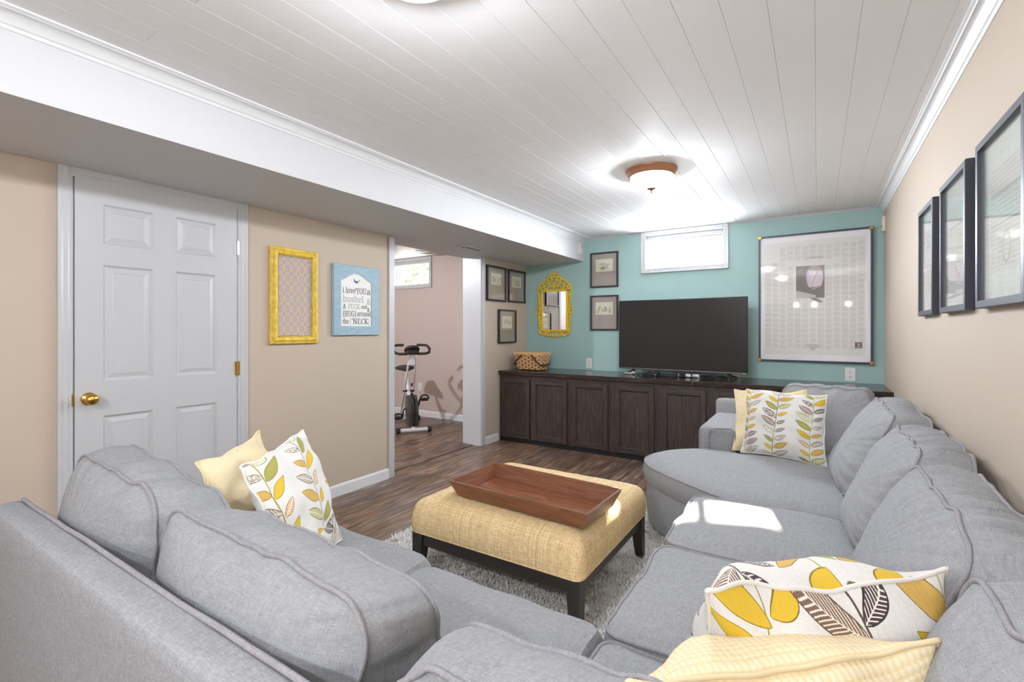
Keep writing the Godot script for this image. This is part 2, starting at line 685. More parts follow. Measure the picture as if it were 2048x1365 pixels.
func build_ceiling() -> void:
	var c := frame_node("ceiling")
	obj("ceiling_slab", mb().slab(Vector3(XG - 0.2, YC + 0.012, -0.25), Vector3(XR + 0.2, YC + 0.3, ZR + 0.2)), M.white, c)
	obj("plain_ceiling", mb().slab(Vector3(XG, YC, 0), Vector3(XW, YC + 0.012, ZG)), M.white, c)
	var shapes := {}
	for k in range(-18, 4):
		var x0 := -0.007 + k * 0.1345
		var x1 := x0 + 0.1345
		x0 = maxf(x0, XS)
		x1 = minf(x1, XR)
		if x1 - x0 < 0.01:
			continue
		var first: float = [1.27, 0.65, 0.02][posmod(k, 3)]
		var cuts := [0.0]
		var z := first
		while z < ZR:
			if z > 0.1:
				cuts.append(z)
			z += 2.25
		cuts.append(ZR)
		for i in cuts.size() - 1:
			var w := x1 - x0 - 0.0006
			var l: float = cuts[i + 1] - cuts[i] - 0.0008
			var key := "%.3f/%.3f" % [w, l]
			if not shapes.has(key):
				shapes[key] = mb(Vector3.BACK).box(Vector3.ZERO, Vector3(w, 0.012, l), 0.0014).mesh()
			obj("ceiling_board", shapes[key], M.board, c, Vector3((x0 + x1) / 2, YC + 0.006, (cuts[i] + cuts[i + 1]) / 2))


func build_floor() -> void:
	var f := frame_node("floor")
	obj("subfloor", mb().slab(Vector3(XG - 0.2, -0.2, -0.25), Vector3(XR + 0.2, -0.012, ZR + 0.2)), M.dark_wood, f)
	var shapes := {}
	var W := 0.131
	for area in [[-3.262, XR, 0.60, 5.6, 0.0, 0], [XG, -3.268, 0.0, 3.0, 0.007, 3]]:
		var x: float = area[0]
		var row: int = area[5]
		while x < area[1] - 0.02:
			var w := minf(W, area[1] - x)
			var z: float = area[2] - 1.22 * fl(row, 3, 5)
			var j := 0
			while z < area[3]:
				var a := maxf(z, area[2])
				var e := minf(z + 1.22, area[3])
				z += 1.22
				j += 1
				if e - a < 0.03:
					continue
				var kind := int(fl(row, j, 17) * 5.99)
				var key := "%.2f/%.2f/%d" % [w, e - a, kind]
				if not shapes.has(key):
					shapes[key] = mb(Vector3.BACK, Vector2(kind * 0.37 + w, kind * 0.17)).box(Vector3.ZERO, Vector3(w - 0.0008, 0.012, e - a - 0.0008), 0.0012).mesh()
				obj("floor_plank", shapes[key], M.planks[kind], f, Vector3(x + w / 2, -0.006 + area[4], (a + e) / 2))
			x += W
			row += 1
	obj("rear_flooring", mb(Vector3.BACK).slab(Vector3(XL, -0.012, 5.6), Vector3(XR, 0, ZR)), M.planks[1], f)
	obj("rear_flooring", mb(Vector3.BACK).slab(Vector3(XG, -0.012, 3.0), Vector3(-3.268, 0, ZG)), M.planks[1], f)


func window_unit(x0: float, x1: float, blind_low: float, daylight: float) -> void:
	var y0 := 1.975
	var y1 := 2.345
	var w := frame_node("window_%d" % (1 if x0 > -3.0 else 2))
	# casing on the wall, mitred boards with a step
	var b := mb()
	var d := 0.05
	for s in [[x0 - d, x0 + 0.004, y0 - d, y1 + 0.043], [x1 - 0.004, x1 + d, y0 - d, y1 + 0.043]]:
		b.slab(Vector3(s[0], s[2], 0), Vector3(s[1], s[3], 0.016), 0.004)
	b.slab(Vector3(x0 + 0.004, y0 - d, 0), Vector3(x1 - 0.004, y0 + 0.004, 0.016), 0.004)
	b.slab(Vector3(x0 + 0.004, y1 - 0.004, 0), Vector3(x1 - 0.004, y1 + 0.043, 0.016), 0.004)
	for s in [[x0 - d, x0 - d + 0.016, y0 - d, y1 + 0.043], [x1 + d - 0.016, x1 + d, y0 - d, y1 + 0.043]]:
		b.slab(Vector3(s[0], s[2], 0.012), Vector3(s[1], s[3], 0.024), 0.004)
	b.slab(Vector3(x0 - d, y0 - d, 0.012), Vector3(x1 + d, y0 - d + 0.016, 0.024), 0.004)
	obj("casing", b, M.trim, w)
	b = mb()
	b.slab(Vector3(x0, y0, -0.22), Vector3(x0 + 0.008, y1, 0.0))
	b.slab(Vector3(x1 - 0.008, y0, -0.22), Vector3(x1, y1, 0.0))
	b.slab(Vector3(x0, y0, -0.22), Vector3(x1, y0 + 0.008, 0.0))
	b.slab(Vector3(x0, y1 - 0.008, -0.22), Vector3(x1, y1, 0.0))
	obj("liner", b, M.trim, w)
	# vinyl slider: frame, two sashes, panes
	b = mb()
	var f := 0.018
	b.slab(Vector3(x0 + 0.008, y0 + 0.008, -0.20), Vector3(x0 + 0.008 + f, y1 - 0.008, -0.12), 0.002)
	b.slab(Vector3(x1 - 0.008 - f, y0 + 0.008, -0.20), Vector3(x1 - 0.008, y1 - 0.008, -0.12), 0.002)
	b.slab(Vector3(x0 + 0.008, y0 + 0.008, -0.20), Vector3(x1 - 0.008, y0 + 0.008 + f, -0.12), 0.002)
	b.slab(Vector3(x0 + 0.008, y1 - 0.008 - f, -0.20), Vector3(x1 - 0.008, y1 - 0.008, -0.12), 0.002)
	obj("frame", b, M.trim, w)
	var xm := (x0 + x1) / 2 + 0.06
	for k in 2:
		var a: float = x0 + 0.02 if k == 0 else xm - 0.02
		var e: float = xm + 0.02 if k == 0 else x1 - 0.02
		var zc := -0.175 if k == 0 else -0.145
		b = mb()
		var r := 0.026
		b.slab(Vector3(a, y0 + 0.02, zc - 0.012), Vector3(a + r, y1 - 0.02, zc + 0.012), 0.002)
		b.slab(Vector3(e - r, y0 + 0.02, zc - 0.012), Vector3(e, y1 - 0.02, zc + 0.012), 0.002)
		b.slab(Vector3(a, y0 + 0.02, zc - 0.012), Vector3(e, y0 + 0.02 + r * 0.7, zc + 0.012), 0.002)
		b.slab(Vector3(a, y1 - 0.02 - r, zc - 0.012), Vector3(e, y1 - 0.02, zc + 0.012), 0.002)
		var s := obj("sash", b, M.trim, w)
		obj("pane", mb().slab(Vector3(a + r, y0 + 0.02, zc - 0.002), Vector3(e - r, y1 - 0.02, zc + 0.002)), M.glass, s)
	# soft sky light entering at this opening
	var day := AreaLight3D.new() if daylight > 0.0 else null
	if day:
		day.name = "daylight"
		day.area_size = Vector2(x1 - x0 - 0.06, 0.28)
		day.light_color = c8(240, 246, 255)
		day.light_energy = daylight
		day.area_range = 14.0
		day.area_attenuation = 2.0
		day.shadow_enabled = true
		w.add_child(day)
		day.look_at_from_position(Vector3((x0 + x1) / 2, y0 + 0.17, -0.215), Vector3((x0 + x1) / 2 + 0.1, y0 - 1.45, 1.0), Vector3.UP)
	# raised shade in its head box
	b = mb()
	b.slab(Vector3(x0 + 0.012, 2.292, -0.09), Vector3(x1 - 0.012, 2.336, -0.012), 0.004)
	var box := obj("shade_box", b, M.trim, w)
	obj("raised_shade", mb().slab(Vector3(x0 + 0.02, blind_low, -0.07), Vector3(x1 - 0.02, 2.294, -0.035), 0.006), M.white, box)


func build_windows() -> void:
	window_unit(-1.615, -0.81, 2.245, 4.0)
	window_unit(-5.64, -4.83, 2.285, 0.0)


func rect_ring(y0: float, y1: float, z0: float, z1: float, x: float) -> Array:
	return [Vector3(x, y0, z1), Vector3(x, y0, z0), Vector3(x, y1, z0), Vector3(x, y1, z1)]


func build_door() -> void:
	var d := frame_node("door_1", "white six-panel interior door with a brass knob, closed")
	var z0 := 3.655
	var z1 := 4.452
	var xf := XL + 0.008
	var yt := 2.074
	var cols := [[3.776, 4.002], [4.114, 4.338]]
	var rows := [[0.25, 0.848], [1.03, 1.64], [1.75, 1.958]]
	var b := mb()
	var zs := [z0, cols[0][0], cols[0][1], cols[1][0], cols[1][1], z1]
	for i in [0, 2, 4]:
		b.slab(Vector3(xf - 0.03, 0.01, zs[i]), Vector3(xf, yt, zs[i + 1]))
	var ys := [0.01, 0.25, 0.848, 1.03, 1.64, 1.75, 1.958, yt]
	for c in cols:
		for i in [0, 2, 4, 6]:
			b.slab(Vector3(xf - 0.03, ys[i], c[0]), Vector3(xf, ys[i + 1], c[1]))
	obj("leaf", b, M.trim, d)
	for c in cols:
		for r in rows:
			b = mb()
			var rings := []
			for q in [[0.0, 0.0], [0.010, -0.009], [0.016, -0.010], [0.040, -0.003], [0.043, -0.0045]]:
				rings.append(rect_ring(r[0] + q[0], r[1] - q[0], c[0] + q[0], c[1] - q[0], xf + q[1]))
			for k in rings.size() - 1:
				for i in 4:
					b.poly([rings[k][i], rings[k][(i + 1) % 4], rings[k + 1][(i + 1) % 4], rings[k + 1][i]])
			b.poly(rings[-1])
			obj("panel", b, M.trim, d)
	# knob on a rosette
	var x90 := Transform3D(Basis(Vector3.BACK, -PI / 2), Vector3(xf, 0.945, 4.398))
	var knob := obj("door_knob", mb().lathe(PackedVector2Array([Vector2(0.0, 0.0), Vector2(0.031, 0.0), Vector2(0.033, 0.004), Vector2(0.028, 0.010), Vector2(0.013, 0.014), Vector2(0.011, 0.028), Vector2(0.016, 0.034), Vector2(0.026, 0.042), Vector2(0.029, 0.052), Vector2(0.026, 0.062), Vector2(0.016, 0.069), Vector2(0.0, 0.071)]), 28, x90), M.brass, d)
	knob.set_meta("label", "polished brass knob")
	obj("strike_plate", mb().slab(Vector3(xf - 0.004, 0.915, z1 + 0.002), Vector3(xf + 0.001, 0.975, z1 + 0.012)), M.brass, d)
	var k := 0
	for y in [1.826, 1.052, 0.24]:
		b = mb()
		b.tube([Vector3(xf + 0.006, y - 0.045, z0 - 0.004), Vector3(xf + 0.006, y + 0.045, z0 - 0.004)], 0.0075, 10)
		b.slab(Vector3(xf - 0.002, y - 0.043, z0 - 0.018), Vector3(xf + 0.002, y + 0.043, z0 + 0.012))
		obj("hinge", b, M.steel if k == 0 else M.brass, d)
		k += 1
	# jamb and casing
	b = mb()
	b.slab(Vector3(XL - 0.07, 0, z1 + 0.003), Vector3(XL + 0.002, 2.09, 4.467))
	b.slab(Vector3(XL - 0.07, 0, 3.64), Vector3(XL + 0.002, 2.09, z0 - 0.003))
	b.slab(Vector3(XL - 0.07, yt + 0.004, 3.64), Vector3(XL + 0.002, 2.09, 4.467))
	obj("jamb", b, M.trim, d)
	b = mb()
	var pr := PackedVector2Array([Vector2(0, 0), Vector2(0.018, 0), Vector2(0.018, 0.012), Vector2(0.013, 0.022), Vector2(0.013, 0.038), Vector2(0.009, 0.046), Vector2(0.008, 0.058), Vector2(0, 0.058)])
	for side in [[4.518, -1.0], [3.588, 1.0]]:
		b.prism(pr, 0.0, YS, Transform3D(Basis(Vector3(1, 0, 0), Vector3(0, 0, side[1]), Vector3(0, 1, 0)), Vector3(XL, 0, side[0])))
	b.prism(pr, 3.588 + 0.05, 4.518 - 0.05, Transform3D(Basis(Vector3(1, 0, 0), Vector3(0, -0.74, 0), Vector3(0, 0, 1)), Vector3(XL, YS, 0)))
	obj("casing", b, M.trim, d)


func build_trim() -> void:
	# crown along the soffit, along the right wall; small cove on the far wall
	var w := 0.089
	var h := 0.053
	var pr := PackedVector2Array([Vector2(0, 0), Vector2(w, 0), Vector2(w, -0.006), Vector2(w * 0.86, -0.010)])
	for i in 7:
		var t := float(i) / 6.0
		pr.append(Vector2(lerpf(w * 0.82, w * 0.22, t) , -h * (0.24 + 0.5 * t) + 0.009 * sin(t * PI)))
	pr.append_array([Vector2(w * 0.14, -h * 0.80), Vector2(w * 0.10, -h * 0.9), Vector2(w * 0.06, -h), Vector2(0, -h)])
	struct("trim_1", mb(Vector3.BACK).prism(pr, 0.0, ZR, Transform3D(Basis.IDENTITY, Vector3(XS, YC, 0))), M.bright, "white crown moulding along the soffit")
	struct("trim_2", mb(Vector3.BACK).prism(pr, 0.0, ZR, Transform3D(Basis(Vector3(-0.68, 0, 0), Vector3(0, 1.16, 0), Vector3(0, 0, 1)), Vector3(XR, YC, 0))), M.bright, "white crown moulding along the right wall")
	var cove := PackedVector2Array([Vector2(0, 0), Vector2(0.018, 0), Vector2(0.015, -0.007), Vector2(0.008, -0.014), Vector2(0.006, -0.02), Vector2(0, -0.02)])
	var tx := Transform3D(Basis(Vector3(0, 0, 1), Vector3(0, 1, 0), Vector3(-1, 0, 0)), Vector3(0, YC, 0))
	var b := mb()
	b.prism(cove, -(XR - 0.05), 0.76, tx)
	b.prism(cove, 1.665, -(XS + 0.08), tx)
	struct("trim_3", b, M.trim, "thin white cove above the teal wall")
	# doorway: liner of the wall's thickness and narrow casings
	b = mb()
	b.slab(Vector3(XW, 0, 0.985), Vector3(XL + 0.004, YS, 1.0))
	b.slab(Vector3(XL, 0, 0.93), Vector3(XL + 0.016, YS, 0.992), 0.004)
	struct("trim_4", b, M.trim, "white jamb and casing on the far side of the doorway")
	b = mb()
	b.slab(Vector3(XW, 0, 2.288), Vector3(XL + 0.004, YS, 2.302))
	b.slab(Vector3(XL, 0, 2.296), Vector3(XL + 0.016, YS, 2.36), 0.004)
	struct("trim_5", b, M.trim, "white casing on the near side of the doorway")
	struct("trim_6", mb().slab(Vector3(XL - 0.01, 0, 2.30), Vector3(XL + 0.012, 0.022, 2.33)), M.leather)
	# baseboards
	var bp := PackedVector2Array([Vector2(0, 0), Vector2(0.013, 0), Vector2(0.013, 0.074), Vector2(0.009, 0.084), Vector2(0.004, 0.09), Vector2(0, 0.09)])
	b = mb()
	for s in [[0.66, 0.93], [2.36, 3.588], [4.518, ZR]]:
		b.prism(bp, s[0], s[1], Transform3D(Basis.IDENTITY, Vector3(XL, 0, 0)))
	struct("baseboard_left", b, M.bright)
	struct("baseboard_right", mb().prism(bp, 0.66, ZR, Transform3D(Basis(Vector3(-1, 0, 0), Vector3(0, 1, 0), Vector3(0, 0, 1)), Vector3(XR, 0, 0))), M.bright)
	struct("baseboard_exercise_room", mb().prism(bp, -XW, -XG, Transform3D(Basis(Vector3(0, 0, 1), Vector3(0, 1, 0), Vector3(-1, 0, 0)), Vector3(0, 0.007, 0))), M.bright)


func ceiling_lamp(at: Vector3, label: String, energy: float) -> void:
	var t := thing("ceiling_lamp", label, "ceiling lamp", at, "bowl ceiling lamps")
	var pan := mb().lathe(PackedVector2Array([Vector2(0.0, -0.030), Vector2(0.142, -0.046), Vector2(0.150, -0.048), Vector2(0.150, -0.040), Vector2(0.158, -0.030), Vector2(0.158, -0.022), Vector2(0.166, -0.014), Vector2(0.170, -0.006), Vector2(0.170, 0.0)]), 48)
	obj("pan", pan, M.bronze, t)
	var pr := PackedVector2Array()
	for i in 15:
		var a := PI / 2 * i / 14.0
		pr.append(Vector2(0.142 * pow(sin(a), 0.9), -0.046 - 0.082 * cos(a)))
	obj("glass_bowl", mb().lathe(pr, 48), M.bulb, t)
	obj("finial", mb().lathe(PackedVector2Array([Vector2(0.0, -0.158), Vector2(0.004, -0.154), Vector2(0.006, -0.149), Vector2(0.003, -0.145), Vector2(0.004, -0.142), Vector2(0.010, -0.136), Vector2(0.020, -0.132), Vector2(0.031, -0.127), Vector2(0.031, -0.122), Vector2(0.0, -0.124)]), 24), M.bronze, t)
	var l := OmniLight3D.new()
	l.name = "bulb"
	l.light_color = c8(240, 246, 255)
	l.light_energy = energy
	l.light_size = 0.05
	l.omni_range = 14.0
	l.omni_attenuation = 2.0
	l.shadow_enabled = true
	l.position = Vector3(0, -0.061, 0)
	t.add_child(l)


func build_lamps() -> void:
	ceiling_lamp(Vector3(-0.955, YC, 2.03), "glowing white bowl ceiling lamp with bronze rim near the teal wall", 0.56)
	ceiling_lamp(Vector3(-0.955, YC, 4.315), "bowl ceiling lamp above the grey sofa, only its finial in view", 0.42)
	ceiling_lamp(Vector3(-0.955, YC, 6.55), "bowl ceiling lamp behind the camera at the rear of the room", 1.0)
	ceiling_lamp(Vector3(-4.9, YC, 2.9), "bowl ceiling lamp in the exercise room, beyond the doorway edge", 1.9)


func build_eave() -> void:
	struct("eave", mb().slab(Vector3(XG - 0.5, 2.44, -0.62), Vector3(XR + 0.5, 2.60, -0.25)), M.white)


func build_globe_lamp() -> void:
	# its three globes show as dots of light in the poster's glass
	var t := thing("floor_lamp", "dark floor lamp with three glowing white globes behind the camera", "floor lamp", Vector3(-0.28, 0, 6.5))
	obj("base", mb().lathe(PackedVector2Array([Vector2(0, 0), Vector2(0.15, 0), Vector2(0.15, 0.02), Vector2(0.02, 0.035), Vector2(0, 0.035)]), 32), M.black, t)
	obj("pole", mb().tube([Vector3(0, 0.03, 0), Vector3(0, 1.55, 0)], 0.012, 12), M.black, t)
	for x in [-0.40, -0.08, 0.50]:
		obj("arm", mb().tube([Vector3(0, 1.5, 0), Vector3(x * 0.5, 1.6, 0.02), Vector3(x, 1.68, 0)], 0.008, 8), M.black, t)
		var g := SphereMesh.new()
		g.radius = 0.055
		g.height = 0.11
		obj("globe", g, M.bulb, t, Vector3(x, 1.73, 0))
		var l := OmniLight3D.new()
		l.name = "bulb"
		l.light_color = c8(240, 246, 255)
		l.light_energy = 0.22
		l.light_size = 0.04
		l.omni_range = 14.0
		l.omni_attenuation = 2.0
		l.shadow_enabled = true
		l.position = Vector3(x, 1.73, 0)
		t.add_child(l)


func build_outside() -> void:
	struct("ground", mb().slab(Vector3(-60, 1.6, -60), Vector3(30, 1.78, -0.25)), mat(c8(196, 196, 186), 0.9))
	var leaf_shape := mb()
	for k in 4:
		var q := Basis(Vector3(1, 0.3 * k, 0.5).normalized(), k * 1.7)
		leaf_shape.poly([q * Vector3(-0.16, 0, 0), q * Vector3(0, 0.02, -0.07), q * Vector3(0.17, 0.03, 0), q * Vector3(0, 0.02, 0.07)])
	var leaf_mesh := leaf_shape.mesh()
	var spots := [[Vector3(-16.5, 1.78, -11.0), 2.9, "tree with pale green leaves outside the exercise room window"], [Vector3(-22.0, 1.78, -17.0), 3.6, "taller tree behind the nearer one outside the exercise room window"]]
	for s in spots:
		var t := thing("tree", s[2], "tree", s[0], "trees in the yard")
		var tr := mb()
		tr.tube([Vector3(0, -0.1, 0), Vector3(0.1, 1.2, 0.05), Vector3(0, 2.4, 0.1), Vector3(0.15, 3.6, 0)], [0.2, 0.16, 0.12, 0.05], 8)
		for k in 6:
			var a := k * 1.05
			tr.tube([Vector3(0.05, 1.3 + k * 0.25, 0.05), Vector3(cos(a) * 0.9, 2.1 + k * 0.3, sin(a) * 0.9), Vector3(cos(a) * 1.7, 2.5 + k * 0.35, sin(a) * 1.7)], [0.06, 0.04, 0.015], 6)
		obj("trunk", tr, M.bark, t)
		var mm := MultiMesh.new()
		mm.transform_format = MultiMesh.TRANSFORM_3D
		mm.mesh = leaf_mesh
		mm.instance_count = 2600
		for i in 2600:
			var d := Vector3(rng.randf_range(-1, 1), rng.randf_range(-1, 1), rng.randf_range(-1, 1))
			d = d.normalized() * pow(rng.randf(), 0.4)
			var p := Vector3(0, 3.2, 0) + Vector3(d.x * s[1] * 0.75, d.y * s[1] * 0.62, d.z * s[1] * 0.75)
			mm.set_instance_transform(i, Transform3D(Basis.from_euler(Vector3(rng.randf() * 6, rng.randf() * 6, rng.randf() * 6)), p))
		var mi := MultiMeshInstance3D.new()
		mi.name = "crown"
		mi.multimesh = mm
		mi.material_override = M.foliage
		mi.set_meta("kind", "stuff")
		t.add_child(mi)


# ---------- upholstery
func outline(w: float, h: float, r: float, m: int) -> PackedVector2Array:
	# rounded rectangle in -1..1, points spread evenly along its real length
	var pts := PackedVector2Array()
	var ra := r / (w / 2)
	var rb := r / (h / 2)
	var ew := w - 2 * r
	var eh := h - 2 * r
	var arc := PI / 2 * r
	var total := 2 * ew + 2 * eh + 4 * arc
	for i in m:
		var s := total * i / m
		var p := Vector2.ZERO
		var q := 0
		var lens := [ew, arc, eh, arc, ew, arc, eh, arc]
		while q < 7 and s >= lens[q]:
			s -= lens[q]
			q += 1
		var t: float = s / lens[q]
		match q:
			0: p = Vector2(lerpf(-1 + ra, 1 - ra, t), 1)
			1: p = Vector2(1 - ra + ra * sin(t * PI / 2), 1 - rb + rb * cos(t * PI / 2))
			2: p = Vector2(1, lerpf(1 - rb, -1 + rb, t))
			3: p = Vector2(1 - ra + ra * cos(t * PI / 2), -1 + rb - rb * sin(t * PI / 2))
			4: p = Vector2(lerpf(1 - ra, -1 + ra, t), -1)
			5: p = Vector2(-1 + ra - ra * sin(t * PI / 2), -1 + rb - rb * cos(t * PI / 2))
			6: p = Vector2(-1, lerpf(-1 + rb, 1 - rb, t))
			7: p = Vector2(-1 + ra - ra * cos(t * PI / 2), 1 - rb + rb * sin(t * PI / 2))
		pts.append(p)
	return pts


# A boxed cushion between a front and a rear panel, each given by its corners TL, TR, BR, BL.
# o: r corner radius, bf/bb/bs bulge of front/rear/boxing, wr wrinkle depth, jog unevenness of the seams, seed
func cushion(called: String, t: Node3D, F: Array, R: Array, o: Dictionary) -> MeshInstance3D:
	var cf: Vector3 = (F[0] + F[1] + F[2] + F[3]) / 4
	var cr: Vector3 = (R[0] + R[1] + R[2] + R[3]) / 4
	var w: float = (F[1] - F[0]).length() * 0.5 + (F[2] - F[3]).length() * 0.5
	var h: float = (F[0] - F[3]).length() * 0.5 + (F[1] - F[2]).length() * 0.5
	var fwd := (cf - cr).normalized()
	var mid := (cf + cr) / 2
	var m := 168
	var K := 24
	var sd: float = o.get("seed", 0.0)
	var wr: float = o.get("wr", 0.004)
	var jog: float = o.get("jog", 0.003)
	var rough: float = o.get("lump", 0.008)
	var ol := outline(w, h, o.get("r", 0.07), m)
	var at := func(a: float, b: float, c: float) -> Vector3:
		var u := (a + 1) / 2
		var q := (b + 1) / 2
		var f: Vector3 = (F[3] * (1 - u) + F[2] * u) * (1 - q) + (F[0] * (1 - u) + F[1] * u) * q
		var g: Vector3 = (R[3] * (1 - u) + R[2] * u) * (1 - q) + (R[0] * (1 - u) + R[1] * u) * q
		return g.lerp(f, (c + 1) / 2)
	var lump := func(p: Vector3) -> Vector3:
		return p + Vector3(nz.get_noise_3d(p.x * 3.2, p.y * 3.2, p.z * 3.2 + sd), nz.get_noise_3d(p.x * 3.2 + 40, p.y * 3.2, p.z * 3.2 + sd), nz.get_noise_3d(p.x * 3.2, p.y * 3.2 + 40, p.z * 3.2 + sd)) * rough
	# seams: pulled in unevenly, kinked where the gathers are
	var per := 2 * (w + h)
	var seamF := PackedVector3Array()
	var seamR := PackedVector3Array()
	var pull := PackedFloat32Array()
	var out := PackedVector3Array()
	for i in m:
		var p := ol[i]
		var s := per * i / m
		var ang := TAU * i / m
		var k := nz.get_noise_3d(cos(ang) * per * 1.1, sin(ang) * per * 1.1, sd)
		var k2 := nz.get_noise_3d(cos(ang) * per * 3.2, sin(ang) * per * 3.2, sd + 30)
		pull.append(k2 * 0.6 + nz.get_noise_3d(cos(ang) * per * 6.5, sin(ang) * per * 6.5, sd + 60) * 0.5)
		var o1: Vector3 = at.call(p.x * 1.05, p.y * 1.05, 0.0) - at.call(p.x * 0.95, p.y * 0.95, 0.0)
		out.append(o1.normalized())
		seamF.append(lump.call(at.call(p.x, p.y, 1.0)) + out[i] * jog * (k * 1.3 - 0.5 + 0.12 * k2))
		seamR.append(lump.call(at.call(p.x, p.y, -1.0)) + out[i] * jog * (nz.get_noise_3d(cos(ang) * per * 1.1, sin(ang) * per * 1.1, sd + 90) * 1.3 - 0.5 + 0.12 * k2))
	var body := mb()
	for side in [1.0, -1.0]:
		var B: float = o.get("bf", 0.05) if side > 0 else o.get("bb", 0.05)
		var drop: float = o.get("belly", 0.0)
		var P := PackedVector3Array()
		for k in K + 1:
			var s := 1.0 - pow(float(k) / K, 1.25)
			for i in m:
				var p := ol[i] * s
				var e := maxf(0.0, (1 - pow(absf(p.x), 2.4)) * (1 - pow(absf(p.y), 2.4)))
				var f := pow(e, 0.6) * (1 - pow(s, 14))
				# the belly sits low when «belly» is set
				f *= 1.0 - drop * p.y
				var base: Vector3 = lump.call(at.call(p.x, p.y, side))
				var edge: Vector3 = (seamF[i] if side > 0 else seamR[i]) - lump.call(at.call(ol[i].x, ol[i].y, side))
				base += edge * pow(s, 3)
				var d := (1 - s) * minf(w, h) * 0.5
				var fold: float = wr * pull[i] * exp(-d / (0.03 + 0.012 * o.get("gather", 0.9))) * smoothstep(0.0, 0.015, d) * 1.3
				fold += wr * 0.5 * nz2.get_noise_3d(base.x * 2.6 + sd, base.y * 6.0, base.z * 2.6) * (1 - pow(s, 8)) * o.get("crease", 1.0)
				P.append(base + fwd * side * (B * f + fold))
		body.grid(P, K + 1, m, false, true, mid)
	var J := 8
	var Q := PackedVector3Array()
	var bs: float = o.get("bs", 0.015)
	for j in J + 1:
		var c := 1.0 - 2.0 * j / J
		for i in m:
			var p: Vector3 = seamR[i].lerp(seamF[i], (c + 1) / 2)
			Q.append(p + out[i] * (bs + wr * o.get("gather", 0.9) * pull[i]) * (1 - c * c))
	body.grid(Q, J + 1, m, false, true, mid)
	var me := part(called, body, M.grey, t)
	if o.get("pipe", true):
		for s in [seamF, seamR]:
			var path := []
			for i in m:
				path.append(s[i] + out[i] * 0.002)
			var pi := obj("piping", mb().tube(path, o.get("pr", 0.0052), 8, true), M.piping, me)
	return me


# a cushion or plinth of one thickness over any outline (x, z), top edge rounded and crowned
func shaped_slab(pts: PackedVector2Array, y0: float, y1: float, rad: float, crown: float) -> Array:
	var fine := PackedVector2Array()
	for i in pts.size():
		var p0 := pts[(i - 1 + pts.size()) % pts.size()]
		var p1 := pts[i]
		var p2 := pts[(i + 1) % pts.size()]
		var p3 := pts[(i + 2) % pts.size()]
		var cnt := maxi(2, int((p2 - p1).length() / 0.02))
		for k in cnt:
			var q := p1.cubic_interpolate(p2, p0, p3, float(k) / cnt) if (p2 - p1).length() < 0.36 else p1.lerp(p2, float(k) / cnt)
			fine.append(q)
	var c := Vector2.ZERO
	for p in fine:
		c += p
	c /= fine.size()
	var m := fine.size()
	var b := mb()
	var P := PackedVector3Array()
	var K := 22
	for k in K + 1:
		var s := 1.0 - pow(float(k) / K, 1.2)
		for i in m:
			var q := c + (fine[i] - c) * s
			var d := (1.0 - s) * (fine[i] - c).length()
			var y := y1 - rad * 0.6 * exp(-d / (rad * 0.8)) + crown * (1 - s * s) + 0.006 * nz.get_noise_2d(q.x * 4, q.y * 4) * (1 - s)
			P.append(Vector3(q.x, y, q.y))
	b.grid(P, K + 1, m, false, true, Vector3(c.x, y0, c.y))
	var S := PackedVector3Array()
	var top := y1 - rad * 0.6
	var seam := []
	for j in 7:
		var t := float(j) / 6.0
		for i in m:
			var n := (fine[(i + 1) % m] - fine[(i - 1 + m) % m]).normalized()
			var o := Vector2(n.y, -n.x)
			if o.dot(fine[i] - c) < 0:
				o = -o
			var q := fine[i] + o * 0.014 * sin(t * PI)
			S.append(Vector3(q.x, lerpf(top, y0, t), q.y))
			if j == 0:
				seam.append(Vector3(fine[i].x + o.x * 0.003, top, fine[i].y + o.y * 0.003))
	b.grid(S, 7, m, false, true, Vector3(c.x, (y0 + y1) / 2, c.y))
	var low := []
	for i in m:
		low.append(Vector3(fine[i].x, y0, fine[i].y))
	return [b, seam]


# a padded block with generously rounded edges (arms, backs, bases)
func padded(lo: Vector3, hi: Vector3, r: float, lump := 0.003) -> MB:
	var b := mb()
	var c := (lo + hi) / 2
	var h := (hi - lo) / 2
	r = minf(r, minf(h.x, minf(h.y, h.z)))
	var N := 14
	for a in 3:
		var e := (a + 1) % 3
		var f := (a + 2) % 3
		for sg in [-1.0, 1.0]:
			var P := PackedVector3Array()
			for i in N + 1:
				for j in N + 1:
					var q := Vector3.ZERO
					q[a] = sg
					# denser sampling near the edges
					q[e] = sin((float(i) / N * 2 - 1) * PI / 2)
					q[f] = sin((float(j) / N * 2 - 1) * PI / 2)
					var p := q * h
					var core := Vector3(clampf(p.x, -h.x + r, h.x - r), clampf(p.y, -h.y + r, h.y - r), clampf(p.z, -h.z + r, h.z - r))
					var d := p - core
					if d.length() > r:
						d = d.normalized() * r
					p = c + core + d
					p += d.normalized() * lump * nz.get_noise_3d(p.x * 3, p.y * 3, p.z * 3)
					P.append(p)
			b.grid(P, N + 1, N + 1, false, false, c)
	return b


func sofa_foot(t: Node3D, x: float, z: float) -> void:
	part("foot", mb().lathe(PackedVector2Array([Vector2(0, 0.0), Vector2(0.022, 0.0), Vector2(0.034, 0.075), Vector2(0.0, 0.075)]), 4, Transform3D(Basis(Vector3.UP, PI / 4), Vector3(x, 0, z))), M.dark_wood, t)


func quad_at(x0: float, x1: float, z0: float, z1: float, y: float) -> Array:
	return [Vector3(x0, y, z0), Vector3(x1, y, z0), Vector3(x1, y, z1), Vector3(x0, y, z1)]


func seat(t: Node3D, x0: float, x1: float, z0: float, z1: float, y1: float, o: Dictionary) -> void:
	cushion("seat_cushion", t, quad_at(x0, x1, z0, z1, y1), quad_at(x0, x1, z0, z1, y1 - 0.125), o)


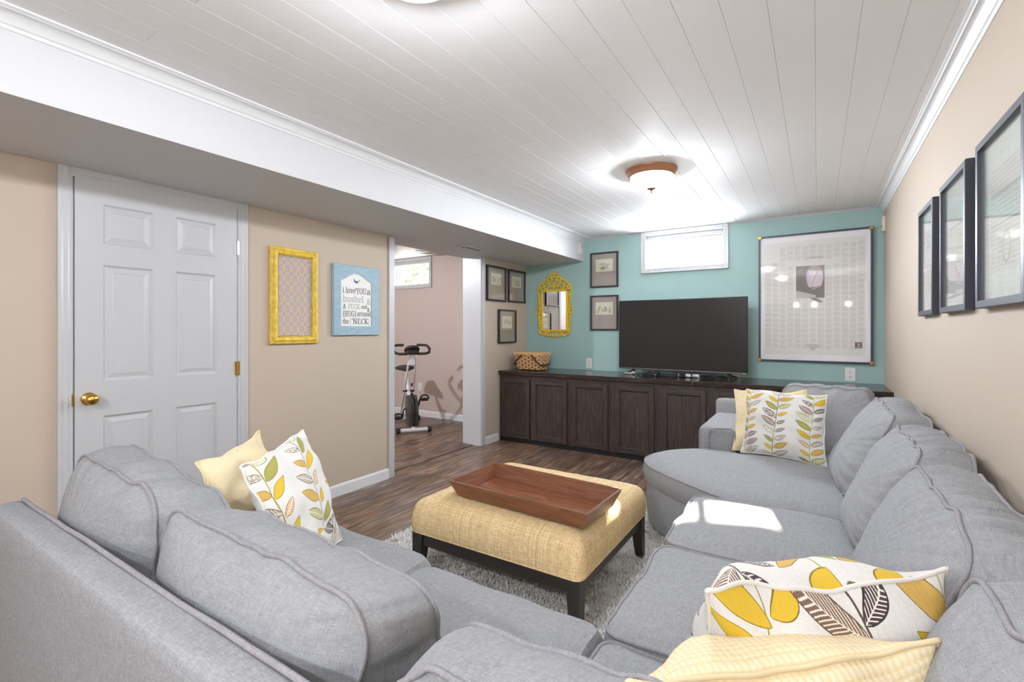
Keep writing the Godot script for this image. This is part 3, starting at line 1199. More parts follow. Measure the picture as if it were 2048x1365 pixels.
func build_sofa() -> void:
	# -- near section: its back turned to the camera
	var t := thing("sectional_sofa", "large grey U-shaped sectional sofa with loose back cushions and piped seams", "sofa", Vector3(-0.2, 0, 3.2))
	part("base", padded(Vector3(-2.25, 0.07, 4.02), Vector3(-0.50, 0.34, 4.86), 0.025), M.grey, t)
	part("back", padded(Vector3(-2.255, 0.06, 4.815), Vector3(0.47, 0.738, 4.915), 0.035, 0.002), M.grey, t)
	var rim := []
	for i in 60:
		var x := lerpf(-2.20, 0.40, i / 59.0)
		rim.append(Vector3(x, 0.741 + 0.003 * nz.get_noise_2d(x * 4, 1.0), 4.835))
	part("piping", mb().tube(rim, 0.006, 8), M.piping, t)
	part("arm", padded(Vector3(-2.26, 0.08, 4.06), Vector3(-2.07, 0.62, 4.84), 0.06), M.grey, t)
	for p in [[-2.2, 4.08], [-2.2, 4.85], [0.42, 4.85], [-0.6, 4.08]]:
		sofa_foot(t, p[0], p[1])
	seat(t, -2.06, -1.205, 3.96, 4.74, 0.455, {"r": 0.05, "bf": 0.035, "bb": 0.0, "bs": 0.03, "seed": 1.0, "wr": 0.004, "pipe": false})
	seat(t, -1.195, -0.515, 4.00, 4.74, 0.45, {"r": 0.055, "bf": 0.045, "bb": 0.0, "bs": 0.028, "seed": 2.0, "wr": 0.007, "crease": 2.2, "pipe": false})
	# back cushions, front panel towards -z
	cushion("back_cushion", t,
		[Vector3(-1.50, 0.80, 4.54), Vector3(-2.20, 0.875, 4.555), Vector3(-2.12, 0.46, 4.44), Vector3(-1.46, 0.46, 4.44)],
		[Vector3(-1.50, 0.845, 4.72), Vector3(-2.12, 0.89, 4.715), Vector3(-2.16, 0.50, 4.76), Vector3(-1.46, 0.50, 4.76)],
		{"r": 0.075, "bf": 0.06, "bb": 0.075, "bs": 0.018, "seed": 3.0, "wr": 0.008, "jog": 0.012})
	cushion("back_cushion", t,
		[Vector3(-0.67, 0.765, 4.545), Vector3(-1.42, 0.785, 4.54), Vector3(-1.40, 0.46, 4.45), Vector3(-0.69, 0.46, 4.45)],
		[Vector3(-0.665, 0.81, 4.72), Vector3(-1.43, 0.845, 4.72), Vector3(-1.44, 0.50, 4.76), Vector3(-0.69, 0.50, 4.76)],
		{"r": 0.08, "bf": 0.06, "bb": 0.075, "bs": 0.016, "seed": 4.0, "wr": 0.007, "jog": 0.011})
	# -- corner and right section along the tan wall
	part("base", padded(Vector3(-0.47, 0.07, 2.72), Vector3(0.47, 0.33, 4.81), 0.02), M.grey, t)
	part("back", padded(Vector3(0.385, 0.06, 2.60), Vector3(0.482, 0.735, 4.80), 0.035, 0.002), M.grey, t)
	for p in [[-0.43, 2.80], [-0.43, 3.9], [0.43, 2.8]]:
		sofa_foot(t, p[0], p[1])
	seat(t, -0.497, 0.22, 4.045, 4.74, 0.445, {"r": 0.045, "bf": 0.03, "bb": 0.0, "bs": 0.012, "seed": 5.0, "wr": 0.003})
	seat(t, -0.51, 0.22, 3.40, 4.035, 0.458, {"r": 0.05, "bf": 0.034, "bb": 0.0, "bs": 0.012, "seed": 6.0, "wr": 0.003})
	seat(t, -0.515, 0.22, 2.735, 3.385, 0.462, {"r": 0.055, "bf": 0.036, "bb": 0.0, "bs": 0.014, "seed": 7.0, "wr": 0.004})
	# third cushion of the near row, in the corner
	cushion("back_cushion", t,
		[Vector3(0.12, 0.78, 4.60), Vector3(-0.56, 0.775, 4.60), Vector3(-0.56, 0.46, 4.50), Vector3(0.12, 0.46, 4.50)],
		[Vector3(0.12, 0.80, 4.76), Vector3(-0.56, 0.80, 4.765), Vector3(-0.56, 0.5, 4.79), Vector3(0.12, 0.5, 4.79)],
		{"r": 0.085, "bf": 0.05, "bb": 0.02, "bs": 0.018, "seed": 8.0, "wr": 0.007, "jog": 0.012})
	# cushions along the right wall, front panel towards -x
	var rows := [[4.12, 4.80, 0.875, 0.24, 9.0], [3.235, 4.00, 0.865, 0.272, 10.0], [2.60, 3.235, 0.885, 0.295, 11.0]]
	for k in 3:
		var q: Array = rows[k]
		cushion("back_cushion", t,
			[Vector3(q[3], q[2], q[0]), Vector3(q[3], q[2], q[1]), Vector3(0.13, 0.47, q[1] + 0.01), Vector3(0.13, 0.47, q[0] - 0.01)],
			[Vector3(q[3] + 0.14, q[2] - 0.005, q[0] + 0.01), Vector3(q[3] + 0.14, q[2] - 0.005, q[1] - 0.01), Vector3(0.37, 0.48, q[1]), Vector3(0.37, 0.48, q[0])],
			{"r": 0.085, "bf": 0.085, "bb": 0.0, "bs": 0.016, "seed": q[4], "wr": 0.012, "gather": 2.1, "jog": 0.010, "belly": 0.25})
	# -- far section: rounded seat, low arm, back towards the cabinets
	var ol := PackedVector2Array([Vector2(0.40, 2.70), Vector2(-0.05, 2.70), Vector2(-0.36, 2.685), Vector2(-0.56, 2.575), Vector2(-0.76, 2.43), Vector2(-0.90, 2.29), Vector2(-0.962, 2.13), Vector2(-0.93, 1.96), Vector2(-0.83, 1.83), Vector2(-0.72, 1.76), Vector2(-0.45, 1.735), Vector2(-0.44, 1.22), Vector2(0.40, 1.22)])
	var made := shaped_slab(ol, 0.335, 0.475, 0.05, 0.02)
	var sc := part("seat_cushion", made[0], M.grey, t)
	obj("piping", mb().tube(made[1], 0.005, 8, true), M.piping, sc)
	var inner := PackedVector2Array()
	for p in ol:
		inner.append(p + (Vector2(-0.2, 2.0) - p).normalized() * 0.02)
	made = shaped_slab(inner, 0.07, 0.345, 0.01, 0.0)
	var bp := part("base", made[0], M.grey, t)
	var low := []
	for p in made[1]:
		low.append(Vector3(p.x, 0.235, p.z))
	obj("piping", mb().tube(low, 0.003, 6, true), M.welt_tan, bp)
	var arm := part("arm", padded(Vector3(-0.715, 0.08, 1.02), Vector3(-0.46, 0.625, 1.735), 0.05), M.grey, t)
	var ap := []
	for q in [[-0.64, 0.36], [-0.64, 0.56], [-0.63, 0.60], [-0.60, 0.614], [-0.50, 0.622], [-0.472, 0.60], [-0.47, 0.40]]:
		ap.append(Vector3(q[0], q[1], 1.738))
	obj("piping", mb().tube(ap, 0.0045, 6), M.piping, arm)
	part("back", padded(Vector3(-0.715, 0.06, 0.93), Vector3(0.48, 0.73, 1.04), 0.035), M.grey, t)
	part("back", padded(Vector3(0.39, 0.06, 1.04), Vector3(0.482, 0.735, 2.60), 0.035), M.grey, t)
	for p in [[-0.80, 2.24], [-0.3, 2.6], [-0.66, 1.08]]:
		sofa_foot(t, p[0], p[1])
	cushion("back_cushion", t,
		[Vector3(0.30, 0.90, 1.36), Vector3(-0.20, 0.895, 1.24), Vector3(-0.26, 0.47, 1.50), Vector3(0.28, 0.47, 1.62)],
		[Vector3(0.34, 0.895, 1.22), Vector3(-0.17, 0.895, 1.10), Vector3(-0.2, 0.5, 1.12), Vector3(0.32, 0.5, 1.22)],
		{"r": 0.07, "bf": 0.06, "bb": 0.0, "bs": 0.018, "seed": 13.0, "wr": 0.008, "jog": 0.012})
	cushion("back_cushion", t,
		[Vector3(0.295, 0.905, 1.72), Vector3(0.30, 0.90, 2.50), Vector3(0.10, 0.48, 2.52), Vector3(0.10, 0.48, 1.70)],
		[Vector3(0.43, 0.90, 1.72), Vector3(0.435, 0.89, 2.50), Vector3(0.38, 0.5, 2.50), Vector3(0.38, 0.5, 1.72)],
		{"r": 0.09, "bf": 0.09, "bb": 0.0, "bs": 0.016, "seed": 14.0, "wr": 0.012, "gather": 2.1, "jog": 0.010, "belly": 0.25})


# ---------- scatter cushions
func pillow(called: String, label: String, TL: Vector3, TR: Vector3, BR: Vector3, BL: Vector3, thick: float, m: Material, back: Material, welt: Material, sd: float, uvs := Vector2.ONE, draw := 0.085) -> void:
	var mid := (TL + TR + BR + BL) / 4
	var nrm := (TR - BL).cross(TL - BR).normalized()
	var base := Vector3(mid.x, minf(BL.y, BR.y), mid.z)
	var t := thing(called, label, "pillow", base)
	var N := 44
	var edge := []
	for side in [1.0, -1.0]:
		var P := PackedVector3Array()
		var U := PackedVector2Array()
		for i in N + 1:
			for j in N + 1:
				var a := sin((float(i) / N * 2 - 1) * PI / 2)
				var b := sin((float(j) / N * 2 - 1) * PI / 2)
				# edges drawn in between the corners
				var a2 := a * (1 - draw * (1 - b * b) * pow(absf(a), 3))
				var b2 := b * (1 - draw * (1 - a * a) * pow(absf(b), 3))
				var u := (a2 + 1) / 2
				var q := (b2 + 1) / 2
				var p := (BL * (1 - u) + BR * u) * (1 - q) + (TL * (1 - u) + TR * u) * q
				var rim := maxf(absf(a), absf(b))
				p += nrm * (0.014 * nz.get_noise_3d(a * 1.6, b * 1.6, sd) + 0.007 * nz.get_noise_3d(a * 2.4, b * 2.4, sd + 20) * pow(rim, 3))
				p += (TL - BL).normalized() * 0.010 * nz.get_noise_2d(a * 1.5 + sd, 3.0) * smoothstep(0.2, 1.0, b2)
				if side > 0.0 and rim > 0.9999:
					edge.append([atan2(b, a), p])
				var f := pow(maxf(0.0, (1 - pow(absf(a), 2.2)) * (1 - pow(absf(b), 2.2))), 0.62)
				var fold := 0.005 * nz2.get_noise_3d(a * 1.8, b * 1.8, sd + side * 5) * (1 - pow(rim, 6)) + 0.004 * nz.get_noise_2d(atan2(b, a) * 4.5, sd) * pow(rim, 2) * (1 - pow(rim, 8))
				P.append(p + nrm * side * (thick * 0.5 * f + fold))
				U.append(Vector2((a + 1) / 2 + (0.0 if side > 0.0 else 0.37), (1 - b) / 2 + (0.0 if side > 0.0 else 0.21)) * uvs)
		var body := mb()
		body.grid(P, N + 1, N + 1, false, false, mid, U)
		part("front_panel" if side > 0.0 else "back_panel", body, m if side > 0.0 else back, t)
	edge.sort_custom(func(x, y): return x[0] < y[0])
	var path := []
	for e in edge:
		if path.is_empty() or (path[-1] - e[1]).length() > 0.003:
			path.append(e[1])
	part("welt", mb().tube(path, 0.0046, 8, true), welt, t)


func build_pillows() -> void:
	pillow("throw_pillow", "plain tan woven throw pillow behind the leaf pillow near the white door",
		Vector3(-1.985, 0.865, 4.17), Vector3(-1.775, 0.845, 4.50), Vector3(-1.60, 0.49, 4.46), Vector3(-1.78, 0.49, 4.12), 0.14, M.waffle, M.waffle, M.welt_tan, 2.0, Vector2(0.9, 0.9))
	pillow("throw_pillow", "white leaf-embroidered throw pillow leaning behind the foreground back cushions",
		Vector3(-1.78, 0.895, 4.10), Vector3(-1.61, 0.845, 4.45), Vector3(-1.34, 0.49, 4.42), Vector3(-1.545, 0.49, 4.10), 0.15, M.leaf_left, M.leaf_left, M.welt_white, 4.0)
	pillow("throw_pillow", "plain tan woven throw pillow behind the leaf pillow on the rounded far seat",
		Vector3(-0.50, 0.872, 1.56), Vector3(-0.06, 0.885, 1.46), Vector3(-0.03, 0.485, 1.66), Vector3(-0.485, 0.485, 1.76), 0.13, M.waffle, M.waffle, M.welt_tan, 6.0, Vector2(0.9, 0.9))
	pillow("throw_pillow", "white leaf-embroidered throw pillow upright on the rounded far seat",
		Vector3(-0.415, 0.90, 1.64), Vector3(0.055, 0.89, 1.77), Vector3(0.05, 0.485, 1.93), Vector3(-0.43, 0.485, 1.79), 0.15, M.leaf_far, M.leaf_far, M.welt_white, 8.0)
	pillow("throw_pillow", "white leaf-embroidered throw pillow in the near corner, seen from above behind the tan one",
		Vector3(-0.167, 0.845, 4.39), Vector3(0.222, 0.835, 4.07), Vector3(0.13, 0.485, 3.93), Vector3(-0.27, 0.485, 4.27), 0.29, M.leaf_near, M.leaf_near, M.welt_white, 10.0, Vector2.ONE, 0.14)
	pillow("throw_pillow", "plain tan woven throw pillow nearest the viewer at the bottom edge",
		Vector3(-0.235, 0.79, 4.62), Vector3(0.165, 0.79, 4.27), Vector3(0.10, 0.485, 4.14), Vector3(-0.30, 0.485, 4.50), 0.22, M.waffle, M.waffle, M.welt_tan, 12.0, Vector2(0.72, 0.72), 0.11)


func build_rug() -> void:
	var t := thing("shag_rug", "pale grey shag rug under the tan ottoman", "rug", Vector3(-1.25, 0, 2.9))
	var x0 := -2.19
	var x1 := -0.50
	var z0 := 1.80
	var z1 := 4.0
	part("backing", mb().slab(Vector3(x0, 0.001, z0), Vector3(x1, 0.014, z1), 0.004), M.shag_dark, t)
	var tuft := mb()
	for k in 5:
		var a := k * TAU / 5.0
		var d := Vector3(cos(a), 0, sin(a))
		var s := Vector3(-d.z, 0, d.x) * 0.0035
		var p0 := d * 0.002
		var p1 := d * 0.009 + Vector3(0, 0.016, 0)
		var p2 := d * 0.019 + Vector3(0, 0.026, 0)
		tuft.poly([p0 - s, p0 + s, p1 + s, p1 - s])
		tuft.poly([p1 - s, p1 + s, p2 + s * 0.4, p2 - s * 0.4])
	var mm := MultiMesh.new()
	mm.transform_format = MultiMesh.TRANSFORM_3D
	mm.mesh = tuft.mesh()
	var n := 30000
	mm.instance_count = n
	for i in n:
		var p := Vector3(rng.randf_range(x0, x1), 0.010, rng.randf_range(z0, z1))
		var k := nz.get_noise_2d(p.x * 5, p.z * 5)
		var b := Basis(Vector3.UP, rng.randf() * TAU) * Basis(Vector3.RIGHT, rng.randf_range(-0.5, 0.5) + k * 0.7)
		mm.set_instance_transform(i, Transform3D(b.scaled(Vector3.ONE * rng.randf_range(0.8, 1.3)), p - t.position))
	var mi := MultiMeshInstance3D.new()
	mi.name = "pile"
	mi.multimesh = mm
	mi.material_override = M.shag
	mi.set_meta("kind", "stuff")
	t.add_child(mi)


func build_ottoman() -> void:
	var x0 := -1.755
	var x1 := -0.808
	var z0 := 2.625
	var z1 := 3.515
	var t := thing("ottoman", "square tan woven upholstered ottoman on dark tapered legs", "ottoman", Vector3((x0 + x1) / 2, 0, (z0 + z1) / 2))
	# padded top: straight sides, big soft shoulder, flat middle
	var b := mb()
	var w := x1 - x0
	var d := z1 - z0
	var ol := outline(w, d, 0.035, 160)
	var c := Vector3((x0 + x1) / 2, 0.33, (z0 + z1) / 2)
	var P := PackedVector3Array()
	var prof := [[0.0, 0.275], [0.004, 0.288], [0.006, 0.315], [0.004, 0.345], [0.0, 0.372], [-0.006, 0.394], [-0.017, 0.413], [-0.034, 0.428], [-0.058, 0.438], [-0.09, 0.444], [-0.15, 0.448], [-0.25, 0.450], [-0.35, 0.451], [-0.443, 0.451]]
	for p in prof:
		for q in ol:
			var r := Vector3(q.x * (w / 2 + p[0]), p[1], q.y * (d / 2 + p[0]))
			P.append(Vector3(c.x + r.x, r.y + 0.002 * nz.get_noise_2d(r.x * 6, r.z * 6), c.z + r.z))
	b.grid(P, prof.size(), 160, false, true, c)
	b.box(Vector3(c.x, 0.450, c.z), Vector3(0.1, 0.002, 0.1), 0)
	part("cushion_top", b, M.ottoman, t)
	var path := []
	for q in ol:
		path.append(Vector3(c.x + q.x * w / 2, 0.274, c.z + q.y * d / 2))
	part("piping", mb().tube(path, 0.004, 6, true), M.ottoman, t)
	for s in [[-1, -1], [1, -1], [-1, 1], [1, 1]]:
		var cx: float = c.x + s[0] * (w / 2 - 0.042)
		var cz: float = c.z + s[1] * (d / 2 - 0.042)
		var leg := mb(Vector3.UP)
		var top := []
		var bot := []
		for k in [[-1, -1], [1, -1], [1, 1], [-1, 1]]:
			var out := Vector3(k[0], 0, k[1])
			# outer faces straight, inner faces taper
			var bx: float = cx + (k[0] * 0.034 if k[0] == s[0] else k[0] * 0.004)
			var bz: float = cz + (k[1] * 0.034 if k[1] == s[1] else k[1] * 0.004)
			top.append(Vector3(cx + k[0] * 0.034, 0.276, cz + k[1] * 0.034))
			bot.append(Vector3(bx, 0.012, bz))
		for k in 4:
			leg.poly_away([bot[k], bot[(k + 1) % 4], top[(k + 1) % 4], top[k]], Vector3(cx, 0.15, cz))
		leg.poly_away(bot.duplicate(), Vector3(cx, 0.15, cz))
		leg.poly_away(top.duplicate(), Vector3(cx, 0.15, cz))
		part("leg", leg, M.dark_wood, t)
	for s in [-1, 1]:
		part("rail", mb().slab(Vector3(x0 + 0.07, 0.205, c.z + s * (d / 2 - 0.03) - 0.012), Vector3(x1 - 0.07, 0.276, c.z + s * (d / 2 - 0.03) + 0.012), 0.002), M.dark_wood, t)
		part("rail", mb().slab(Vector3(c.x + s * (w / 2 - 0.03) - 0.012, 0.205, z0 + 0.07), Vector3(c.x + s * (w / 2 - 0.03) + 0.012, 0.276, z1 - 0.07), 0.002), M.dark_wood, t)
	# flared wooden tray
	var tc := Vector3(-1.19, 0.456, 3.235)
	var tr := thing("serving_tray", "red-brown wooden serving tray with flared sides on the ottoman", "tray", tc)
	var R := [Vector3(-1.578, 0.535, 3.425), Vector3(-0.80, 0.535, 3.46), Vector3(-0.79, 0.535, 3.07), Vector3(-1.572, 0.535, 3.02)]
	var mid: Vector3 = (R[0] + R[1] + R[2] + R[3]) / 4
	var B := []
	for p in R:
		var q: Vector3 = p - mid
		B.append(Vector3(mid.x + q.x - signf(q.x) * 0.035, 0.456, mid.z + q.z - signf(q.z) * 0.035))
	var base := mb(Vector3(1, 0, 0.04).normalized())
	var lift := Vector3(0, 0.008, 0)
	base.poly_away([B[0] + lift, B[1] + lift, B[2] + lift, B[3] + lift], mid - Vector3(0, 1, 0))
	base.poly_away([B[0], B[1], B[2], B[3]], mid)
	part("tray_base", base, M.tray_base, tr)
	for k in 4:
		var j := (k + 1) % 4
		var g: Vector3 = (R[j] - R[k]).normalized()
		var side := mb(g)
		var inw: Vector3 = (mid - (R[k] + R[j]) / 2)
		inw.y = 0
		inw = inw.normalized() * 0.011
		var e := g * 0.011
		var o := [B[k], B[j], R[j], R[k]]
		var i := [B[k] + inw + e, B[j] + inw - e, R[j] + inw - e, R[k] + inw + e]
		var body: Vector3 = (o[0] + o[1] + o[2] + o[3] + i[0] + i[1] + i[2] + i[3]) / 8
		side.poly_away([o[0], o[1], o[2], o[3]], body)
		side.poly_away([i[0], i[1], i[2], i[3]], body)
		side.poly_away([o[3], o[2], i[2], i[3]], body)
		side.poly_away([o[0], o[1], i[1], i[0]], body)
		part("tray_side", side, M.tray, tr)


# ---------- built-in cabinets under one worktop
func build_cabinets() -> void:
	var zf := 0.622       # face frame plane
	var edges := [-3.158, -2.729, -2.25, -1.775, -1.303, -0.829, -0.355, 0.119, 0.490]
	var doors := [[-3.135, -2.745], [-2.713, -2.277], [-2.223, -1.812], [-1.737, -1.337], [-1.269, -0.861], [-0.797, -0.40], [-0.325, 0.075], [0.15, 0.46]]
	var names := ["first from the left wall, below the woven basket", "second from the left wall", "third from the left wall", "fourth from the left wall, under the left end of the television", "fifth from the left wall, under the middle of the television", "sixth from the left wall, partly hidden by the sofa arm", "seventh from the left wall, behind the far sofa section", "in the right corner behind the far sofa section"]
	for k in 8:
		var x0: float = edges[k]
		var x1: float = edges[k + 1]
		var t := thing("base_cabinet", "dark brown cabinet, " + names[k], "cabinet", Vector3((x0 + x1) / 2, 0, 0.31), "built-in base cabinets")
		var b := mb(Vector3.UP, Vector2(k * 0.31, k * 0.2))
		var dx0: float = doors[k][0] + 0.012
		var dx1: float = doors[k][1] - 0.012
		b.slab(Vector3(x0, 0.045, 0.02), Vector3(x1, 0.776, zf - 0.02))
		b.slab(Vector3(x0, 0.0, 0.05), Vector3(x1, 0.045, zf - 0.06))
		part("carcass", b, M.cabinet, t)
		b = mb(Vector3.UP, Vector2(k * 0.17, k * 0.4))
		b.slab(Vector3(x0, 0.045, zf - 0.02), Vector3(dx0, 0.776, zf), 0.001)
		b.slab(Vector3(dx1, 0.045, zf - 0.02), Vector3(x1, 0.776, zf), 0.001)
		b.g = Vector3.RIGHT
		b.slab(Vector3(dx0, 0.725, zf - 0.02), Vector3(dx1, 0.776, zf), 0.001)
		b.slab(Vector3(dx0, 0.045, zf - 0.02), Vector3(dx1, 0.075, zf), 0.001)
		part("face_frame", b, M.cabinet, t)
		part("toe_strip", mb().slab(Vector3(x0, 0.0, zf - 0.06), Vector3(x1, 0.045, zf - 0.004), 0.003), M.black, t)
		# door: stiles, rails, recessed panel with a small bead
		var d := Node3D.new()
		d.name = "door"
		t.add_child(d, true)
		var a0: float = doors[k][0]
		var a1: float = doors[k][1]
		var y0 := 0.056
		var y1 := 0.738
		var z0 := zf + 0.002
		var z1 := zf + 0.020
		var s := 0.052
		b = mb(Vector3.UP, Vector2(k * 0.23, k * 0.7))
		b.slab(Vector3(a0, y0, z0), Vector3(a0 + s, y1, z1), 0.003)
		b.slab(Vector3(a1 - s, y0, z0), Vector3(a1, y1, z1), 0.003)
		b.g = Vector3.RIGHT
		b.slab(Vector3(a0 + s, y0, z0), Vector3(a1 - s, y0 + s, z1), 0.003)
		b.slab(Vector3(a0 + s, y1 - s, z0), Vector3(a1 - s, y1, z1), 0.003)
		part("door_frame", b, M.cabinet, d).position = -t.position
		b = mb(Vector3.UP, Vector2(k * 0.41, k * 0.3))
		var rings := []
		for q in [[0.0, 0.0], [0.004, -0.001], [0.008, -0.006], [0.009, -0.011]]:
			var u: float = s + q[0]
			rings.append([Vector3(a0 + u, y0 + u, z1 + q[1]), Vector3(a1 - u, y0 + u, z1 + q[1]), Vector3(a1 - u, y1 - u, z1 + q[1]), Vector3(a0 + u, y1 - u, z1 + q[1])])
		for i in rings.size() - 1:
			for j in 4:
				b.poly([rings[i][j], rings[i][(j + 1) % 4], rings[i + 1][(j + 1) % 4], rings[i + 1][j]])
		b.poly(rings[-1])
		part("door_panel", b, M.cabinet, d).position = -t.position
	var t := thing("worktop", "long dark glossy wooden worktop over the cabinets along the teal wall", "worktop", Vector3(-1.33, 0.776, 0.33))
	part("left_board", mb().slab(Vector3(XL, 0.778, 0.0), Vector3(-0.9805, 0.821, 0.655), 0.004), M.counter, t)
	part("right_board", mb(Vector3.RIGHT, Vector2(0.7, 0.3)).slab(Vector3(-0.9785, 0.778, 0.0), Vector3(XR, 0.821, 0.655), 0.004), M.counter, t)
	part("joint", mb().slab(Vector3(-0.9805, 0.78, 0.0), Vector3(-0.9785, 0.8205, 0.654)), M.seam, t)


# ---------- television and what lies under it
func build_tv() -> void:
	var t := thing("television", "large black flat-screen television, off, on low feet on the dark worktop", "television", Vector3(-1.205, 0.821, 0.235))
	t.rotation.y = -0.062
	var w := 1.298
	var h := 0.745
	var b := mb()
	b.box(Vector3(0, 0.052 + h / 2, -0.012), Vector3(w, h, 0.028), 0.004)
	b.box(Vector3(0, 0.052 + h * 0.36, -0.045), Vector3(w * 0.62, h * 0.6, 0.05), 0.015)
	obj("housing", b, M.bezel, t)
	obj("screen", mb().box(Vector3(0, 0.052 + h / 2 + 0.006, 0.002), Vector3(w - 0.014, h - 0.028, 0.004), 0.0015), M.screen, t)
	obj("lower_bezel", mb().box(Vector3(0, 0.060, 0.004), Vector3(w - 0.004, 0.011, 0.010), 0.002), M.silver_edge, t)
	obj("badge", mb().box(Vector3(w / 2 - 0.03, 0.058, 0.010), Vector3(0.03, 0.005, 0.003), 0.001), M.plate, t)
	for s in [-1, 1]:
		b = mb()
		b.tube([Vector3(s * 0.47, 0.056, -0.01), Vector3(s * 0.50, 0.028, 0.06), Vector3(s * 0.53, 0.009, 0.125)], 0.008, 8)
		b.tube([Vector3(s * 0.47, 0.056, -0.01), Vector3(s * 0.50, 0.028, -0.06), Vector3(s * 0.53, 0.009, -0.115)], 0.008, 8)
		obj("foot", b, M.bezel, t)
	# small gear in the gap
	var y := 0.821
	var g := thing("adapter", "small silver and white adapter under the left end of the television", "adapter", Vector3(-1.70, y, 0.30))
	obj("body", mb().box(Vector3(0, 0.013, 0), Vector3(0.10, 0.026, 0.06), 0.006), M.steel, g)
	obj("plug", mb().box(Vector3(0.045, 0.022, 0.005), Vector3(0.04, 0.02, 0.03), 0.004), M.plate, g)
	g = thing("cable_box", "small black box with a white light under the left half of the television", "cable box", Vector3(-1.42, y, 0.30))
	obj("body", mb().box(Vector3(0, 0.02, 0), Vector3(0.075, 0.04, 0.075), 0.006), M.black, g)
	obj("button", mb().box(Vector3(0.005, 0.012, 0.039), Vector3(0.01, 0.008, 0.003), 0.001), M.plate, g)
	g = thing("cable_box", "black splitter box with a grey stripe under the middle of the television", "cable box", Vector3(-1.165, y, 0.31))
	obj("body", mb().box(Vector3(0, 0.02, 0), Vector3(0.085, 0.04, 0.06), 0.004), M.black, g)
	obj("stripe", mb().box(Vector3(-0.012, 0.02, 0.0305), Vector3(0.008, 0.038, 0.002), 0.0005), M.steel, g)
	for k in 2:
		g = thing("plug", ["white plug standing right of the black splitter box", "larger white plug at the right end of the row under the television"][k], "plug", Vector3(-1.09 + k * 0.075, y, 0.315))
		obj("body", mb().box(Vector3(0, 0.017, 0), Vector3(0.05 + 0.012 * k, 0.034, 0.04), 0.006), M.plate, g)
		obj("ridge", mb().box(Vector3(-0.012, 0.017, 0.021), Vector3(0.012, 0.024, 0.004), 0.001), M.steel, g)
	var names := ["black cable looping between the boxes under the television", "black cable lying from the splitter box to the left under the television", "black cables tangled at the right end under the television"]
	for k in 3:
		var path := []
		for i in 30:
			var u := i / 29.0
			match k:
				0: path.append(Vector3(lerpf(-1.62, -1.38, u), y + 0.005 + 0.03 * sin(u * PI) * absf(sin(u * 9.0)), 0.27 + 0.03 * sin(u * 7.0)))
				1: path.append(Vector3(lerpf(-1.38, -0.99, u), y + 0.006 + 0.006 * absf(sin(u * 8.0)), 0.36 + 0.012 * sin(u * 6.0)))
				2: path.append(Vector3(-0.88 + 0.09 * cos(u * 14.0) + 0.06 * u, y + 0.006 + 0.022 * absf(sin(u * 11.0)), 0.27 + 0.05 * sin(u * 14.0)))
		var c := obj("cable", mb().tube(path, 0.0042, 6), M.black)
		tag(c, names[k], "cable", "cables under the television")


func outlet(at: Vector3, label: String, double_h := true) -> void:
	var t := thing("wall_outlet", label, "outlet", at)
	obj("cover_plate", mb().box(Vector3(0, 0, 0.003), Vector3(0.076, 0.122, 0.006), 0.002), M.plate, t)
	for s in [-1, 1]:
		var r := obj("receptacle", mb().box(Vector3(0, s * 0.021, 0.006), Vector3(0.034, 0.03, 0.004), 0.0015), M.plate, t)
		var b := mb()
		b.box(Vector3(-0.007, s * 0.021 + 0.003, 0.0082), Vector3(0.003, 0.011, 0.001), 0)
		b.box(Vector3(0.007, s * 0.021 + 0.003, 0.0082), Vector3(0.003, 0.009, 0.001), 0)
		b.box(Vector3(0, s * 0.021 - 0.009, 0.0082), Vector3(0.005, 0.005, 0.001), 0)
		obj("slots", b, M.slot, r)


